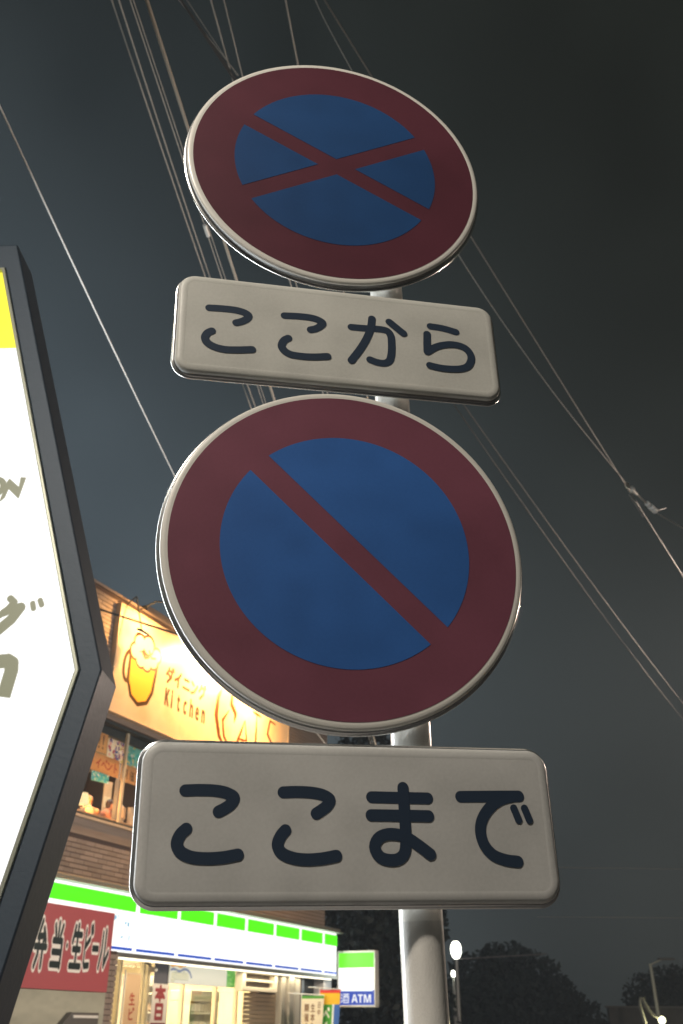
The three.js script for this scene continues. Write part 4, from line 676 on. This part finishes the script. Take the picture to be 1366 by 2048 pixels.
// ------------------------------------------------------------------ far things at the right and behind the post
const barkM = std([0.06, 0.05, 0.04], 0.9);
function tree(label, x, z, h, blobs, leafC, leaf, n) {
  const t = thing('leafy_tree', label, 'tree'); t.position.set(x, 0, z);
  const limbs = [rod([0, 0, 0], [0.1, h * 0.45, 0], h * 0.035, h * 0.02)];
  for (const [bx, by, bz] of blobs) limbs.push(rod([0.05, h * 0.25, 0], [bx * 0.9, by * 0.95, bz * 0.9], h * 0.015, h * 0.004, 6));
  part('trunk', limbs, barkM, t);
  const pos = [], idx = []; let k = 0;
  const v = new THREE.Vector3(), a = new THREE.Vector3(), b = new THREE.Vector3();
  for (const [bx, by, bz, r] of blobs) for (let i = 0; i < n * r * r; i++) {
    v.set(rr(-1, 1), rr(-1, 1), rr(-1, 1)); if (v.lengthSq() > 1) { i--; continue; } v.normalize().multiplyScalar(Math.pow(rnd(), 0.35));
    const bump = 0.86 + 0.3 * vn(v.x * 3 + bx + 9, v.y * 3 + by + v.z * 2 + 9);
    v.multiplyScalar(r * bump).add(a.set(bx, by, bz));
    a.set(rr(-1, 1), rr(-1, 1), rr(-1, 1)).normalize(); b.set(rr(-1, 1), rr(-1, 1), rr(-1, 1)).cross(a).normalize();
    const s = leaf * rr(0.6, 1.3);
    for (const [p, q2] of [[-1, 0], [0, -0.5], [1, 0], [0, 0.5]]) pos.push(v.x + s * (a.x * p + b.x * q2), v.y + s * (a.y * p + b.y * q2), v.z + s * (a.z * p + b.z * q2));
    idx.push(k, k + 1, k + 2, k, k + 2, k + 3); k += 4;
  }
  const g = new THREE.BufferGeometry(); g.setAttribute('position', new THREE.Float32BufferAttribute(pos, 3)); g.setIndex(idx); g.computeVertexNormals();
  part('crown', g, std(leafC, 0.7, { side: THREE.DoubleSide }), t);
  return t;
}
tree('large dark tree right of the post, its crown falling away to the right', 10.2, -59.5, 5.6, [[-2.6, 3.2, 0, 2.2], [-0.8, 4.1, 0, 1.85], [0.6, 3.6, 0.3, 1.9], [1.9, 2.6, 0, 1.7], [3.1, 1.9, 0.3, 1.3], [-3.2, 1.6, 0, 2], [0, 1.7, 0, 2.2], [-1.6, 4.6, 0.2, 1.0], [4.0, 1.3, 0, 0.9]], [0.03, 0.045, 0.05], 0.2, 420);
tree('round dark tree at the right edge behind the lamp post', 20.6, -67, 5.2, [[-1.4, 3.0, 0, 1.6], [0.2, 3.6, 0, 1.6], [1.8, 3.4, 0, 1.8], [3.4, 3.0, 0, 1.8], [0.8, 2.2, 0, 2]], [0.03, 0.045, 0.05], 0.2, 420);
tree('tall dark tree behind the store corner, left of the post', 1.5, -40, 14, [[0, 10.5, 0, 2.2], [-0.7, 7.6, 0.3, 2.1], [0.8, 8.2, 0, 2.1], [-0.6, 5.2, 0, 2.0], [0.9, 5.4, 0.2, 2.0], [0.1, 3.0, 0, 2.4], [0.9, 2.2, 0, 2]], [0.022, 0.032, 0.03], 0.17, 520);
// low wall and a house far off
{
  const h = thing('far_wall', 'low grey wall far off under the round tree at the right', 'wall'); h.position.set(19.5, 0, -64);
  part('wall', span(-3.6, 6, 0, 2.75, -0.2, 0.2), std([0.17, 0.16, 0.15], 0.85, { map: clone(blotch, 4, 1) }), h); part('coping', rspan(-3.7, 6.1, 2.75, 2.85, -0.28, 0.28, 0.02), std([0.22, 0.21, 0.2], 0.8), h);
}
// street lamps
function lamp(name, label, x, z, h, r, k, arm, group) {
  const t = thing(name, label, 'street lamp', group); t.position.set(x, 0, z);
  part('pole', rod([0, 0, 0], [0, h, 0], 0.09, 0.06, 14), steelGrey, t);
  if (arm) part('arm', rod([0, h - 0.15, 0], [arm, h + 0.05, 0], 0.022), std([0.12, 0.12, 0.13], 0.6), t);
  part('cap', new THREE.SphereGeometry(r * 0.4, 16, 8).scale(1, 0.4, 1).translate(0, h + r * 1.95, 0), steelGrey, t);
  part('globe', new THREE.SphereGeometry(r, 24, 16).scale(0.85, 1.35, 0.85).translate(0, h + r * 0.7, 0), glow([1, 1, 0.86], k), t);
  const p = new THREE.PointLight(0xfdffe2, 60 * r); p.position.set(0, h + r * 0.7, 0); p.castShadow = true; p.shadow.radius = 8; t.add(p);
  return t;
}
lamp('street_lamp', 'bright white street lamp far off just right of the post', 4.42, -39.8, 4.05, 0.24, 6, 3.4);
lamp('street_lamp', 'smaller white street lamp far off, low beside the post', 4.82, -44.8, 3.55, 0.11, 5, 0);
{
  const t = thing('unlit_street_lamp', 'dim unlit street lamp with a flat head before the round tree', 'street lamp'); t.position.set(14.2, 0, -48);
  part('pole', rod([0, 0, 0], [-0.12, 4.25, 0], 0.1, 0.07, 12), std([0.3, 0.31, 0.32], 0.6), t); part('arm', rod([-0.12, 4.2, 0], [0.4, 4.42, 0], 0.04), steelGrey, t); part('head', rbox(0.62, 4.44, 0, 0.75, 0.09, 0.3, 0.04), std([0.08, 0.08, 0.09], 0.6), t);
  const g = thing('gooseneck_lamp', 'pale gooseneck lamp glowing at the bottom right edge', 'lamp'); g.position.set(12.15, 0, -43.1);
  part('neck', new THREE.TubeGeometry(new THREE.CatmullRomCurve3([[0, 0, 0], [-0.05, 1.6, 0], [0.02, 2.75, 0], [0.0, 2.45, 0.1], [0.28, 2.12, 0.05], [0.6, 2.0, 0]].slice(0, 1).concat([[0, 1.6, 0], [-0.12, 2.6, 0], [-0.02, 2.75, 0], [0.08, 2.5, 0], [0.3, 2.16, 0], [0.62, 2.02, 0]]).map((p) => new THREE.Vector3(...p))), 50, 0.06, 10), std([0.22, 0.23, 0.2], 0.6), g);
  part('bulb', new THREE.SphereGeometry(0.14, 20, 14).translate(0.66, 1.95, 0), glow([1, 0.98, 0.6], 5), g);
  const p = new THREE.PointLight(0xfff2b8, 14); p.position.set(0.7, 1.9, 0); p.castShadow = true; p.shadow.radius = 8; g.add(p);
}
// the street lamp behind the photographer that lights the signs from the front
{
  const t = thing('near_street_lamp', 'street lamp behind the camera, out of the photo, that lights the sign faces', 'street lamp'); t.position.set(-2.9, 0, 0.9);
  part('pole', rod([0, 0, 0], [0, 5.2, 0], 0.07, 0.05, 16), steelGrey, t); part('arm', rod([0, 5.15, 0], [0.9, 5.35, 0.1], 0.03), steelGrey, t);
  part('housing', rbox(1.15, 5.36, 0.12, 0.62, 0.1, 0.26, 0.03), steelGrey, t);
  part('lens', rbox(1.15, 5.3, 0.12, 0.5, 0.02, 0.2, 0.008), glow([1, 0.86, 0.66], 8), t);
  const s = new THREE.SpotLight(0xfff4e6, 80, 0, 1.3, 0.6); s.position.set(1.15, 5.27, 0.12); s.target.position.set(2.6, 1.6, -2.4); s.castShadow = true; s.shadow.radius = 10; t.add(s, s.target);
}

// and the taller one over the road, past the right edge of the photo, that lights the tiled wall and the wires
{
  const t = thing('road_street_lamp', 'tall street lamp over the road, past the right edge of the photo', 'street lamp'); t.position.set(10.5, 0, -15);
  part('pole', rod([0, 0, 0], [0, 7, 0], 0.1, 0.06, 16), steelGrey, t); part('arm', rod([0, 6.95, 0], [-1.3, 7.25, 0], 0.04), steelGrey, t);
  part('housing', rbox(-1.6, 7.28, 0, 0.8, 0.12, 0.34, 0.04), steelGrey, t); part('globe', rbox(-1.6, 7.17, 0, 0.66, 0.12, 0.26, 0.05), glow([1, 0.86, 0.72], 8), t);
  const p = new THREE.PointLight(0xffe6d2, 760); p.position.set(-1.6, 7.1, 0); p.castShadow = true; p.shadow.radius = 12; t.add(p);
}

scene.traverse((o) => { if (o.isMesh) o.castShadow = o.receiveShadow = true; });
renderer.render(scene, camera);
